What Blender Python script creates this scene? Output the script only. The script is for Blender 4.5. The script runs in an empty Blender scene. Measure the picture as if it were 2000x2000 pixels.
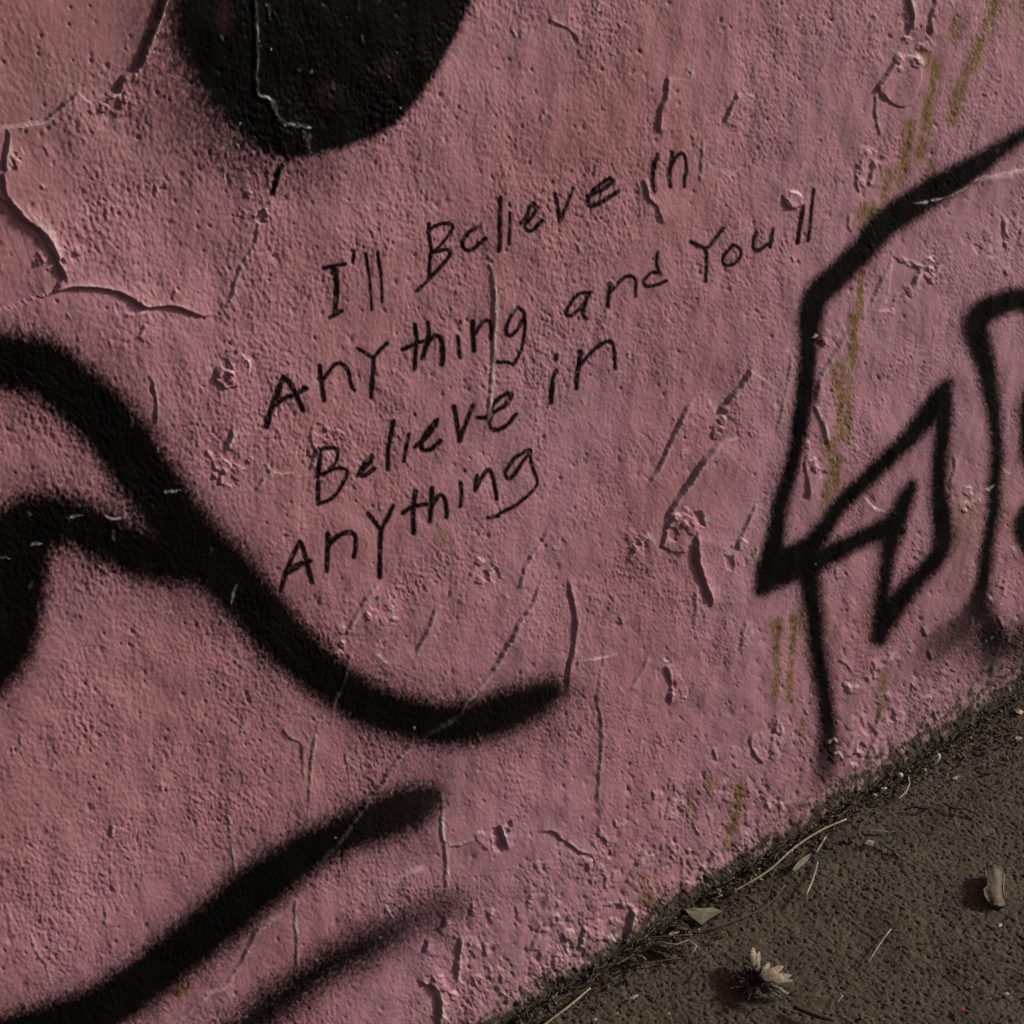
import bpy, math, random
import numpy as np
from mathutils import Matrix, Vector

random.seed(7)
rng = np.random.default_rng(11)
sc = bpy.context.scene
COL = sc.collection

# ---------------------------------------------------------------- camera
# The photograph's vanishing points (2000 px frame) give the lens and the pose.
F_PX = 3395.0
CX = CY = 1000.0
v1 = np.array([5458 - CX, -885 - CY, F_PX])          # wall horizontals
v2 = np.array([740 - CX, 5500.0, 0.0])
F_PX = math.sqrt(-(v1[0] * v2[0] + v1[1] * v2[1]))
v1[2] = F_PX
v2[2] = F_PX
Xc = v1 / np.linalg.norm(v1)
Zc = -v2 / np.linalg.norm(v2)
Yc = np.cross(Zc, Xc)
M = np.stack([Xc, Yc, Zc], axis=1)                    # world -> camera (x right, y down, z forward)
MT = M.T


def ray(u, v):
    d = np.stack([(np.asarray(u, float) - CX), (np.asarray(v, float) - CY), np.full(np.shape(u), F_PX)], axis=-1)
    return d @ M                                      # = MT @ d


DIST = 1.53
fwd = MT @ np.array([0, 0, 1.0])
cam = -DIST * fwd
r0 = ray(1500.0, 1667.0)
cam[2] = -(-cam[1] / r0[1]) * r0[2]                   # foot of the wall is z = 0
cam_d = bpy.data.cameras.new('camera')
cam_d.sensor_width = 36
cam_d.lens = F_PX / 2000 * 36
cam_d.clip_start = 0.02
cam_d.clip_end = 500
cam_o = bpy.data.objects.new('camera', cam_d)
COL.objects.link(cam_o)
right, upv, back = MT @ np.array([1., 0, 0]), MT @ np.array([0, -1., 0]), -fwd
cam_o.matrix_world = Matrix(((right[0], upv[0], back[0], cam[0]), (right[1], upv[1], back[1], cam[1]),
                             (right[2], upv[2], back[2], cam[2]), (0, 0, 0, 1)))
sc.camera = cam_o

# ---------------------------------------------------------------- light
SUN_FROM = Vector((0.86, -0.31, 0.36)).normalized()   # low, raking along the wall from the upper right
elev = math.asin(SUN_FROM.z)
w = bpy.data.worlds.new('World')
sc.world = w
w.use_nodes = True
nt = w.node_tree
sky = nt.nodes.new('ShaderNodeTexSky')
sky.sky_type = 'NISHITA'
sky.sun_disc = False
sky.sun_elevation = elev
sky.sun_rotation = math.atan2(SUN_FROM.x, SUN_FROM.y)
sky.air_density = 1.0
sky.dust_density = 6.0
sky.ozone_density = 0.6
nt.links.new(sky.outputs[0], nt.nodes['Background'].inputs[0])
nt.nodes['Background'].inputs[1].default_value = 0.05
sun_d = bpy.data.lights.new('sun', 'SUN')
sun_d.energy = 3.3
sun_d.angle = math.radians(7)
sun_d.color = (1.0, 0.955, 0.91)
sun_o = bpy.data.objects.new('sun', sun_d)
sun_o.rotation_euler = SUN_FROM.to_track_quat('Z', 'Y').to_euler()
COL.objects.link(sun_o)
vs_ = sc.view_settings
vs_.view_transform = 'Standard'
vs_.look = 'None'
vs_.gamma = 1
vs_.use_curve_mapping = False
vs_.exposure = 0.08

# ---------------------------------------------------------------- helpers
def tag(o, label=None, cat=None, group=None, kind=None):
    if label: o['label'] = label
    if cat: o['category'] = cat
    if group: o['group'] = group
    if kind: o['kind'] = kind
    return o


def on_wall(u, v, off=0.0):
    r = ray(np.asarray(u, float), np.asarray(v, float))
    t = (-off - cam[1]) / r[..., 1]
    return cam + r * t[..., None]


def on_ground(u, v, z=0.0):
    r = ray(np.asarray(u, float), np.asarray(v, float))
    t = (z - cam[2]) / r[..., 2]
    return cam + r * t[..., None]


def sstep(a, b, x):
    t = np.clip((x - a) / (b - a), 0, 1)
    return t * t * (3 - 2 * t)


def perlin(x, y, seed):
    r = np.random.default_rng(seed)
    ang = r.random((256, 256)) * 2 * np.pi
    gx, gy = np.cos(ang).astype(np.float32), np.sin(ang).astype(np.float32)
    x = np.asarray(x, np.float32)
    y = np.asarray(y, np.float32)
    xi, yi = np.floor(x).astype(np.int32), np.floor(y).astype(np.int32)
    fx, fy = x - xi, y - yi
    a, b = fx * fx * fx * (fx * (fx * 6 - 15) + 10), fy * fy * fy * (fy * (fy * 6 - 15) + 10)
    x0, x1, y0, y1 = xi & 255, (xi + 1) & 255, yi & 255, (yi + 1) & 255
    n00 = gx[x0, y0] * fx + gy[x0, y0] * fy
    n10 = gx[x1, y0] * (fx - 1) + gy[x1, y0] * fy
    n01 = gx[x0, y1] * fx + gy[x0, y1] * (fy - 1)
    n11 = gx[x1, y1] * (fx - 1) + gy[x1, y1] * (fy - 1)
    return ((n00 * (1 - a) + n10 * a) * (1 - b) + (n01 * (1 - a) + n11 * a) * b) * 1.5


def fbm(x, y, seed, n=4):
    s = 0
    for k in range(n):
        s = s + perlin(x * 2 ** k, y * 2 ** k, seed + k) * 0.5 ** k
    return s


def growth(lo, hi, step, far_lo, far_hi, g=1.22, cap=1e9):
    core = list(np.arange(lo, hi + step, step))
    a, s = [], step
    x = core[0]
    while x > far_lo:
        s = min(s * g, cap); x -= s; a.append(x)
    b, s = [], step
    x = core[-1]
    while x < far_hi:
        s = min(s * g, cap); x += s; b.append(x)
    return np.array(a[::-1] + core + b)


def smooth_line(pts, step=9.0):
    """Catmull-Rom through (x, y, w...) rows, resampled."""
    p = np.array(pts, float)
    if len(p) < 3:
        n = max(2, int(np.hypot(*(p[-1, :2] - p[0, :2])) / step) + 1)
        t = np.linspace(0, 1, n)[:, None]
        return p[0] * (1 - t) + p[-1] * t
    q = np.vstack([2 * p[0] - p[1], p, 2 * p[-1] - p[-2]])
    out = []
    for i in range(1, len(q) - 2):
        n = max(1, int(np.hypot(*(q[i + 1, :2] - q[i, :2])) / step))
        for k in range(n):
            t = k / n
            out.append(0.5 * (2 * q[i] + (q[i + 1] - q[i - 1]) * t + (2 * q[i - 1] - 5 * q[i] + 4 * q[i + 1] - q[i + 2]) * t * t
                              + (3 * q[i] - q[i - 1] - 3 * q[i + 1] + q[i + 2]) * t ** 3))
    out.append(p[-1])
    return np.array(out)


# ---------------------------------------------------------------- wall grid (trace coordinates = the photo's 2000 px frame)
STEP = 2.12
us = growth(-20, 2020, STEP, -2600, 3400, 1.06, 70)
vs = growth(-20, 2020, STEP, -3200, 3300, 1.06, 70)
U, V = np.meshgrid(us, vs)                            # rows = v
P0 = on_wall(U, V)
WX, WZ = P0[..., 0] * 1000, P0[..., 2] * 1000         # mm along / up the wall
NV, NU = U.shape
H = np.zeros(U.shape)                                 # relief, mm, towards the camera
BLACK = np.zeros(U.shape)
INK = np.zeros(U.shape)
CHIP_LIT = np.zeros(U.shape)  # pale colour: bare plaster chips and painted light on raised edges
ALGAE = np.zeros(U.shape)
OWNER = np.zeros(U.shape, np.int16)
PARTS = []                                            # (name, label)


def new_part(name, label=None):
    PARTS.append((name, label))
    return len(PARTS)


def window(x0, x1, y0, y1):
    return (slice(max(np.searchsorted(vs, y0) - 1, 0), np.searchsorted(vs, y1) + 1),
            slice(max(np.searchsorted(us, x0) - 1, 0), np.searchsorted(us, x1) + 1))


# roller stipple of the paint: lumps 3-6 mm across, drawn out a little vertically
n1 = perlin(WX / 4.6 + 0.25 * perlin(WX / 30, WZ / 30, 90), WZ / 7.0, 1)
n2 = perlin(WX / 2.9, WZ / 3.9, 2)
n3 = perlin(WX / 9.0, WZ / 13.0, 3)
n0 = perlin(WX / 1.9, WZ / 2.6, 4)
STIP = 0.52 * n1 + 0.66 * n2 + 0.2 * n3 + 0.40 * n0
amp_field = -0.16 * sstep(700, 200, U + 0.6 * V) + 0.52 + 0.62 * sstep(-0.5, 0.6, fbm(WX / 110, WZ / 110, 21, 3)) + 0.3 * sstep(0.1, 0.6, fbm(WX / 45, WZ / 60, 24, 2))
rough_low = sstep(110, 10, WZ) + 0.5 * sstep(1500, 1900, U) * sstep(300, 60, WZ)
cell = np.maximum(np.gradient(us)[None, :] + 0 * V, np.gradient(vs)[:, None] + 0 * U)
STIP = STIP * sstep(16, 5, cell)                      # too coarse a mesh there to carry the stipple
H += STIP * 0.60 * amp_field * (1 + 0.9 * rough_low)
H += 2.6 * fbm(WX / 210, WZ / 170, 31, 3) + 1.05 * fbm(WX / 34, WZ / 48, 35, 2) + 0.22 * sstep(0.1, 0.5, perlin(WX / 17, WZ / 26, 37))
H += rough_low * (0.9 * np.abs(fbm(WX / 14, WZ / 30, 41, 3)) + 0.35 * perlin(WX / 4, WZ / 12, 44))
PALE = []
JLO = fbm(U / 26, V / 26, 55, 2)
JIT = fbm(U / 11, V / 11, 51, 3)                      # edge wobble
SPK = 0.7 * n1 + 0.7 * n2
SPD = perlin(WX / 1.5, WZ / 1.8, 6) + 0.35 * perlin(WX / 5, WZ / 5, 7)
SPF = 0.45 * n1 + 0.55 * n2 + 0.5 * n0 + 0.4 * perlin(WX / 1.1, WZ / 1.3, 5)


def stroke_dist(pts, R, step=9.0, smooth=True):
    p = smooth_line(pts, step) if smooth else np.array(pts, float)
    hw = p[:, 2].max() / 2 + R
    win = window(p[:, 0].min() - hw, p[:, 0].max() + hw, p[:, 1].min() - hw, p[:, 1].max() + hw)
    D = np.full(U[win].shape, 1e6)
    T = np.zeros(D.shape)
    r0, c0 = win[0].start, win[1].start
    n = len(p) - 1
    for i in range(n):
        a, b = p[i], p[i + 1]
        w2 = window(min(a[0], b[0]) - hw, max(a[0], b[0]) + hw, min(a[1], b[1]) - hw, max(a[1], b[1]) + hw)
        x, y = U[w2], V[w2]
        dx, dy = b[0] - a[0], b[1] - a[1]
        t = np.clip(((x - a[0]) * dx + (y - a[1]) * dy) / (dx * dx + dy * dy + 1e-9), 0, 1)
        d = np.hypot(x - a[0] - t * dx, y - a[1] - t * dy) - (a[2] + (b[2] - a[2]) * t) / 2
        l2 = (slice(w2[0].start - r0, w2[0].stop - r0), slice(w2[1].start - c0, w2[1].stop - c0))
        m = d < D[l2]
        D[l2] = np.where(m, d, D[l2])
        T[l2] = np.where(m, (i + t) / n, T[l2])
    return win, D, T


def spray(pts, soft=9, halo=0.25, hw=22, op=(1.0,), part=None, speck=0.55):
    pts = [(x, y, w_ * 1.06 + 4.5) for x, y, w_ in pts]
    win, D, T = stroke_dist(pts, soft * 2 + hw * 3.2)
    o = np.interp(T, np.linspace(0, 1, len(op)), op)
    s = SPF[win]
    soft = soft * 1.35
    a = sstep(soft, -soft, D + speck * soft * s + 2.0 * JIT[win]) * o
    h = halo * o * np.exp(-np.maximum(D, 0) / hw) * np.clip(0.85 - 0.9 * s, 0.1, 1.8) * sstep(hw * 3.1, hw * 1.5, D)
    dots = sstep(0.30, 0.55, SPD[win]) * o * min(halo * 1.7, 0.75) * np.exp(-np.maximum(D, 0) / (hw * 0.9)) * sstep(hw * 3.1, hw * 1.2, D)
    a = 1 - (1 - a) * (1 - np.clip(h, 0, 0.9)) * (1 - np.clip(dots, 0, 0.9))
    BLACK[win] = 1 - (1 - BLACK[win]) * (1 - a)
    if part:
        OWNER[win] = np.where((D < 0) & (o > 0.3), part, OWNER[win])


def ink(strokes, part):
    for st in strokes:
        w_, pts = st[0], st[1:]
        p = [(x, y, w_ * 1.1) for x, y in pts]
        if len(p) == 1:
            p = [p[0], (p[0][0] + 1.5, p[0][1] + 3, w_)]
        win, D, T = stroke_dist(p, 5, 5.0)
        dry = 0.9 * SPK[win] + 1.0 * JIT[win]
        a = sstep(1.9, -1.5, D + dry) * np.clip(1.12 + 0.45 * STIP[win] + 0.25 * JIT[win], 0.45, 1)
        INK[win] = np.maximum(INK[win], a)
        OWNER[win] = np.where(D < 1.2, part, OWNER[win])


def scarp(pts, h=0.8, L=40, chip=0.0, jit=0.45, under=0.45, slot=0.10):
    h = h * 0.85
    chip = max(chip * 1.15, 0.24)
    """A torn paint edge: the side to the right of travel stands h mm proud and settles back over L px."""
    p = smooth_line([(x, y, 0) for x, y in pts], 8.0)
    r = np.random.default_rng(int(abs(pts[0][0] * 13 + pts[0][1] * 7)))
    p[1:-1, :2] += r.normal(0, jit, (len(p) - 2, 2))
    R = max(3 * L, 24)
    win = window(p[:, 0].min() - R, p[:, 0].max() + R, p[:, 1].min() - R, p[:, 1].max() + R)
    B = np.full(U[win].shape, 1e6)
    S = np.zeros(B.shape)
    T = np.zeros(B.shape)
    r0, c0 = win[0].start, win[1].start
    n = len(p) - 1
    for i in range(n):
        a, b = p[i], p[i + 1]
        w2 = window(min(a[0], b[0]) - R, max(a[0], b[0]) + R, min(a[1], b[1]) - R, max(a[1], b[1]) + R)
        x, y = U[w2], V[w2]
        dx, dy = b[0] - a[0], b[1] - a[1]
        ln = math.hypot(dx, dy) + 1e-9
        t = np.clip(((x - a[0]) * dx + (y - a[1]) * dy) / (ln * ln), 0, 1)
        d = np.hypot(x - a[0] - t * dx, y - a[1] - t * dy)
        sg = np.where((x - a[0]) * (-dy) + (y - a[1]) * dx >= 0, 1.0, -1.0)
        l2 = (slice(w2[0].start - r0, w2[0].stop - r0), slice(w2[1].start - c0, w2[1].stop - c0))
        m = d < B[l2] - 1e-6
        B[l2] = np.where(m, d, B[l2])
        S[l2] = np.where(m, d * sg, S[l2])
        T[l2] = np.where(m, (i + t) / n, T[l2])
    tp = sstep(0, 0.16, T) * sstep(1, 0.84, T) * (0.75 + 0.5 * r.random())
    tp = tp * np.clip(0.97 + 0.22 * JLO[win], 0.7, 1.25)
    s = S + 1.0 * JLO[win] + 0.4 * JIT[win]
    wl, wr = -2.4 - 1.1 * h, 1.6 + 0.7 * h
    up = np.where(s > 0, np.exp(-np.maximum(s, 0) / L), 0) * sstep(R, R * 0.6, B)
    up = up + 0.75 * np.where(s > 0, np.exp(-np.maximum(s, 0) / 6.5), 0) * (B < R)
    prof = sstep(wl, wr, s) * np.where(s > 0, up, 1.75)
    dn = -(under + 0.35 * sstep(0.8, 1.3, h)) * np.exp(np.minimum(s, 0) / (6.0 + 6.0 * sstep(0.7, 1.4, h))) * (1 - sstep(wl, wr, s)) * (B < R)
    H[win] += h * tp * (prof + dn) - slot * min(h, 1.5) * tp * np.exp(-((s + 3.0 + h) / (2.6 + 1.2 * h)) ** 2) * (B < R)
    if chip:
        c = chip * sstep(6.0, 0.5, np.abs(s - 3.5)) * np.clip(0.75 + 1.1 * JLO[win] + 0.5 * JIT[win], 0, 1.3) * sstep(0, .2, T) * sstep(1, .8, T)  # pale torn edge, with the lit face of the lip painted in
        PALE.append((win, np.clip(c, 0, 1)))


def chip_lit_line(pts, wd=4.0, op=0.9, h=0.22):  # pale line: chipped plaster, also light caught on edges put into colour
    wd = wd * 0.9
    p = [(x, y, wd) for x, y in pts]
    if len(p) == 1:
        p = [p[0], (p[0][0] + wd * .6, p[0][1] + 1, wd)]
    win, D, T = stroke_dist(p, 8, 6.0)
    e = D + 2.2 * JIT[win] + 0.6 * SPK[win] + wd * 0.6 * (np.abs(T - 0.5) * 2) ** 2
    a = sstep(1.6, -1.4, e)
    CHIP_LIT[win] = np.maximum(CHIP_LIT[win], a * op * np.clip(0.95 + 0.7 * SPK[win], 0.4, 1.2))
    H[win] += h * sstep(5, -2, e)


def poly_sd(poly, R):
    p = np.array(poly, float)
    win = window(p[:, 0].min() - R, p[:, 0].max() + R, p[:, 1].min() - R, p[:, 1].max() + R)
    x, y = U[win], V[win]
    d = np.full(x.shape, 1e9)
    ins = np.zeros(x.shape, bool)
    for i in range(len(p)):
        a, b = p[i - 1], p[i]
        ex, ey = b[0] - a[0], b[1] - a[1]
        t = np.clip(((x - a[0]) * ex + (y - a[1]) * ey) / (ex * ex + ey * ey + 1e-9), 0, 1)
        d = np.minimum(d, np.hypot(x - a[0] - t * ex, y - a[1] - t * ey))
        c = (a[1] > y) != (b[1] > y)
        ins ^= c & (x < ex * (y - a[1]) / (ey if ey else 1e-9) + a[0])
    return win, np.where(ins, -d, d)


def plate(poly, h, name=None, label=None, curl=0.5, tilt=(0, 0)):
    """A flake (h > 0) standing off the wall or a patch (h < 0) that has fallen away."""
    win, d = poly_sd(poly, 14)
    e = d + 2.2 * JIT[win]
    m = sstep(2.0, -1.6, e)
    lift = h * (1 + curl * np.exp(np.minimum(e, 0) / 9.0)) if h > 0 else h * (1 + 0.0 * e)
    cx, cy = np.mean(np.array(poly), axis=0)
    lift = lift + (U[win] - cx) / 50 * tilt[0] + (V[win] - cy) / 50 * tilt[1]
    H[win] = H[win] * (1 - 0.45 * m * (h < 0)) + m * lift
    if name:
        k = new_part(name, label)
        OWNER[win] = np.where(e < 0, k, OWNER[win])


# ---------------------------------------------------------------- torn paint, flakes, cracks
plate([(-500, 250), (-100, 330), (0, 385), (22, 405), (45, 432), (75, 445), (98, 475), (110, 500), (121, 540), (104, 570), (60, 583),
       (20, 600), (-100, 620), (-500, 600)], -1.7, 'peeled_patch', 'hollow at the left edge where the pink paint has fallen away')
plate([(-500, -300), (330, -300), (340, -60), (322, -10), (306, 40), (286, 90), (275, 125), (259, 142), (242, 150), (231, 182), (215, 187), (180, 203), (152, 180),
       (112, 214), (84, 236), (60, 242), (0, 250), (-100, 262), (-500, 280)], -0.9, 'peeled_patch', 'sunken area in the upper left corner where a coat has come off')
scarp([(130, 560), (123, 535), (108, 495), (92, 462), (60, 436), (28, 402), (8, 372)], 1.2, 34, 0.35)
chip_lit_line([(45, 400), (85, 440), (112, 490), (130, 540)], 24, 0.42, 0.3)
chip_lit_line([(14, 265), (18, 300), (14, 345)], 14, 0.34, 0.2)
scarp([(14, 395), (6, 350), (10, 300), (16, 262), (4, 248)], 1.3, 40)
scarp([(-60, 262), (0, 250), (60, 242), (85, 236), (112, 214), (150, 180), (160, 172)], 0.9, 40)
scarp([(178, 204), (215, 187), (230, 183), (241, 150), (258, 143), (274, 126), (285, 90), (304, 42), (322, -10), (340, -60)], 1.6, 60, 0.12)
chip_lit_line([(284, 118), (296, 85), (308, 50), (320, 8), (328, -30)], 4, 0.45, 0.3)
scarp([(430, 613), (400, 618), (380, 612), (345, 598), (300, 599), (285, 600), (262, 586), (232, 570), (190, 561), (140, 560), (100, 571), (50, 588)], 2.2, 70, 0)
scarp([(240, 610), (262, 612), (290, 602)], 0.8, 25)
plate([(417, 740), (437, 755), (460, 752), (475, 740), (486, 725), (485, 705), (470, 690), (460, 696), (443, 702), (426, 720)], 0.9,
      'paint_flake', None, 0.8)
chip_lit_line([(468, 692), (480, 697), (487, 712), (484, 728)], 4, 0.8)  # sunlit upper right rim of the ring, painted pale
scarp([(425, 738), (420, 722), (442, 702)], 1.0, 18)
scarp([(265, 660), (278, 638), (280, 630)], 0.8, 20, 0.3)
scarp([(438, 875), (446, 858), (451, 836)], 1.3, 18, 0.6)
chip_lit_line([(412, 908), (430, 917), (446, 913)], 3.5, 0.5)
chip_lit_line([(462, 905), (478, 916)], 4, 0.8)
chip_lit_line([(500, 903), (520, 906), (535, 922), (556, 923), (578, 921)], 4.5, 0.95)
scarp([(498, 958), (512, 935), (528, 916)], 0.8, 20)
scarp([(424, 945), (432, 925), (436, 912)], 1.0, 16)
scarp([(430, 610), (446, 590), (460, 550), (470, 525), (482, 500), (498, 470), (503, 430), (520, 400), (534, 380)], 0.7, 30, 0.25)
chip_lit_line([(438, 606), (455, 580), (463, 548), (474, 515)], 3, 0.4, 0.3)
scarp([(533, 382), (537, 360), (546, 331), (566, 310)], 0.8, 20)
scarp([(945, 870), (951, 815), (958, 760), (962, 700), (964, 620), (963, 560), (955, 505), (945, 470)], 0.6, 40, 0.5, 0.5)
chip_lit_line([(967, 545), (968, 620), (965, 700), (961, 770)], 5, 0.5, 0.35)
scarp([(603, 925), (614, 885), (605, 850), (615, 812)], 0.7, 30)
scarp([(1286, 270), (1287, 220), (1296, 191), (1298, 166), (1303, 142)], 1.3, 26, 0, 0.9)
scarp([(1368, 362), (1372, 320), (1373, 268)], 0.75, 26, 0.3, 0.5)
scarp([(1413, 246), (1428, 212), (1445, 178)], 1.3, 26, 0, 0.8)
chip_lit_line([(1452, 174), (1466, 185), (1484, 198)], 4.5, 0.95)
chip_lit_line([(1340, 130), (1349, 140), (1350, 155)], 5, 0.55)
chip_lit_line([(1412, 338), (1430, 346), (1447, 332)], 4, 0.7)
scarp([(1295, 442), (1281, 402), (1266, 386), (1257, 345)], 1.1, 26)
scarp([(1130, 90), (1122, 70), (1100, 52), (1066, 36)], 0.8, 30, 0)
scarp([(1255, 962), (1285, 915), (1311, 860), (1336, 808), (1358, 770)], 1.2, 34, 0)
scarp([(1296, 1030), (1311, 992), (1344, 945), (1373, 899), (1411, 857), (1420, 845)], 1.9, 40, 0)
chip_lit_line([(1412, 855), (1425, 859), (1442, 853)], 5, 0.8)
scarp([(1400, 808), (1437, 761), (1463, 722), (1472, 712)], 1.6, 34, 0)
chip_lit_line([(1362, 768), (1378, 772), (1390, 792), (1402, 810)], 4, 0.7)
scarp([(1288, 1068), (1308, 1015), (1318, 995)], 1.3, 30)
scarp([(1222, 1100), (1258, 1045), (1262, 1036)], 0.8, 24)
chip_lit_line([(1260, 1038), (1270, 1050), (1278, 1064)], 6, 0.7)
plate([(1290, 1065), (1315, 1079), (1345, 1076), (1358, 1058), (1360, 1030), (1352, 1008), (1330, 1000), (1310, 1015)], 0.7, 'paint_flake', None, 0.8)
scarp([(1385, 1195), (1384, 1165), (1372, 1132), (1362, 1100), (1357, 1060), (1362, 1030)], 2.6, 45, 0.2)
scarp([(1354, 1235), (1356, 1190), (1357, 1140)], 0.8, 24)
chip_lit_line([(1366, 998), (1374, 1008), (1374, 1022)], 7, 0.8)
plate([(1352, 1000), (1362, 1000), (1370, 1016), (1372, 1026), (1358, 1020)], -1.3)
scarp([(1415, 1097), (1437, 1075), (1448, 1044), (1471, 998), (1478, 980)], 1.0, 30)
scarp([(1453, 1107), (1475, 1084), (1476, 1062)], 0.6, 18)
scarp([(808, 1446), (883, 1404), (914, 1362), (953, 1323), (974, 1292), (1000, 1246), (1012, 1218), (1041, 1176), (1054, 1140), (1063, 1112)], 1.5, 48, 0.12)
scarp([(580, 1741), (604, 1702), (655, 1647), (720, 1562), (748, 1526), (767, 1492), (812, 1444), (840, 1425)], 1.0, 36, 0.06)
scarp([(582, 1905), (576, 1830), (573, 1775), (580, 1738)], 0.6, 36, 0.3)
scarp([(300, 2030), (336, 2000), (362, 1979), (404, 1940), (440, 1919), (479, 1857), (500, 1813), (547, 1782), (580, 1744)], 0.9, 36, 0.05)
scarp([(1000, 1160), (1010, 1148), (1024, 1110), (1041, 1078), (1062, 1052), (1070, 1022)], 1.3, 32, 0)
scarp([(795, 1292), (805, 1285), (829, 1238), (847, 1191), (862, 1178), (883, 1153), (914, 1124), (933, 1088)], 1.1, 34, 0)
chip_lit_line([(742, 1250), (733, 1268), (753, 1292), (783, 1295)], 4.2, 0.95)
chip_lit_line([(752, 1148), (764, 1175), (765, 1215), (760, 1230)], 3.5, 0.5)
chip_lit_line([(738, 1160), (733, 1200), (735, 1225)], 3, 0.25)
chip_lit_line([(938, 1086), (960, 1112), (984, 1128)], 4.5, 0.7)
chip_lit_line([(972, 1140), (982, 1160), (998, 1168)], 3.5, 0.55)
scarp([(670, 1248), (697, 1197), (720, 1160), (750, 1130)], 0.9, 28, 0)
scarp([(600, 1625), (602, 1578), (606, 1523), (606, 1490), (611, 1453), (619, 1409), (645, 1380), (666, 1336), (679, 1285), (690, 1256), (674, 1240)], 0.8, 36, 0.05)
scarp([(594, 1528), (590, 1500), (588, 1455), (560, 1436), (545, 1410)], 0.45, 20)
scarp([(1106, 1365), (1113, 1300), (1119, 1275), (1124, 1241), (1125, 1207), (1122, 1186), (1114, 1150), (1112, 1120)], 1.7, 38, 0.1)
chip_lit_line([(1130, 1291), (1160, 1288), (1185, 1282), (1212, 1275)], 5.5, 1.0)
scarp([(1160, 1590), (1165, 1540), (1168, 1500), (1172, 1440), (1172, 1400), (1166, 1370), (1168, 1340), (1177, 1290), (1181, 1235)], 0.8, 30, 0.05, 0.8)
scarp([(1228, 1350), (1251, 1313), (1268, 1278)], 1.0, 26)
scarp([(1308, 1382), (1309, 1336), (1299, 1295)], 1.6, 26, 0)
chip_lit_line([(1290, 1282), (1300, 1291), (1314, 1290)], 5, 0.9)
chip_lit_line([(1312, 1362), (1326, 1358), (1345, 1364)], 4, 0.6)
chip_lit_line([(1208, 1340), (1218, 1352)], 4, 0.5)
scarp([(1163, 1690), (1150, 1667), (1132, 1664), (1112, 1648), (1092, 1636), (1080, 1622), (1046, 1624)], 1.5, 45, 0)
scarp([(868, 1750), (867, 1700), (867, 1653), (860, 1619), (861, 1575), (863, 1545)], 0.8, 34, 0.6, 0.7)
chip_lit_line([(872, 1655), (873, 1700), (874, 1742)], 4, 0.5, 0.3)
scarp([(925, 1638), (900, 1648), (866, 1652)], 0.7, 20)
plate([(960, 1618), (975, 1612), (985, 1650), (975, 1658), (960, 1650)], -1.5)
scarp([(988, 1660), (984, 1640), (974, 1608)], 1.4, 22, 0.3)
plate([(988, 1608), (996, 1600), (998, 1608), (990, 1620)], -1.4)
scarp([(730, 1766), (759, 1730), (800, 1704), (835, 1688)], 1.2, 34, 0)
chip_lit_line([(748, 1755), (758, 1775), (772, 1798)], 5, 0.5)
scarp([(826, 1868), (839, 1839), (862, 1816), (878, 1794)], 1.8, 34, 0)
scarp([(892, 1918), (896, 1862), (898, 1826)], 1.3, 30, 0.3)
scarp([(855, 2010), (858, 1985), (859, 1948), (846, 1926), (812, 1917)], 2.0, 34, 0)
chip_lit_line([(848, 1926), (860, 1948), (868, 1958), (884, 1962)], 5, 0.9)
chip_lit_line([(862, 1962), (866, 1980), (876, 1996)], 8, 0.75)
scarp([(1222, 1726), (1238, 1702), (1258, 1672)], 1.8, 24, 0)
chip_lit_line([(1248, 1661), (1262, 1664), (1270, 1672), (1288, 1670)], 5, 0.9)
scarp([(1216, 1846), (1222, 1832), (1234, 1798), (1238, 1774)], 2.0, 24, 0.2)
chip_lit_line([(1178, 1770), (1205, 1764), (1232, 1766), (1247, 1786)], 5, 0.6)
plate([(1178, 1772), (1205, 1768), (1230, 1772), (1236, 1785), (1222, 1820), (1200, 1836), (1180, 1825), (1172, 1795)], -1.4, 'peeled_patch',
      'grey hollow low on the wall above the leaf litter')
scarp([(1128, 1856), (1136, 1830), (1144, 1806)], 1.6, 20, 0.3)
chip_lit_line([(1072, 1806), (1095, 1802), (1108, 1820)], 4.5, 0.6)
chip_lit_line([(1044, 1896), (1058, 1889), (1070, 1890)], 4, 0.5)
scarp([(1384, 1698), (1390, 1680), (1397, 1664)], 1.8, 20, 0.4)
scarp([(1366, 1720), (1372, 1700), (1374, 1690)], 1.2, 16)
scarp([(1333, 1722), (1336, 1700), (1334, 1672)], 1.0, 16, 0.2)
scarp([(998, 1956), (1012, 1942), (1030, 1926)], 1.4, 22, 0)
scarp([(1034, 1858), (1044, 1838), (1053, 1822)], 1.0, 18)
scarp([(1080, 1890), (1083, 1870), (1086, 1860)], 1.0, 18)
scarp([(1300, 1605), (1306, 1575), (1312, 1556)], 0.8, 20, 0.2)
chip_lit_line([(1213, 1600), (1217, 1612)], 5, 0.8)
plate([(1712, 172), (1725, 150), (1745, 120), (1765, 106), (1785, 110), (1795, 122), (1798, 150), (1785, 190), (1770, 207), (1755, 208), (1738, 200)],
      0.9, 'paint_flake', 'kite shaped blistered flake high on the right', 0.4)
scarp([(1738, 202), (1712, 174), (1725, 150), (1748, 118), (1765, 104)], 1.1, 26, 0)
chip_lit_line([(1776, 98), (1788, 108), (1800, 118), (1802, 130)], 9, 0.5)
scarp([(1768, 70), (1782, 36), (1775, 5), (1770, -20)], 1.5, 26, 0.25)
chip_lit_line([(1778, 2), (1785, 14)], 6, 0.7)
scarp([(1812, 80), (1815, 50), (1812, 40), (1822, 8), (1824, -20)], 1.2, 26)
scarp([(1788, 96), (1795, 82)], 1.0, 16, 0.3)
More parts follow.
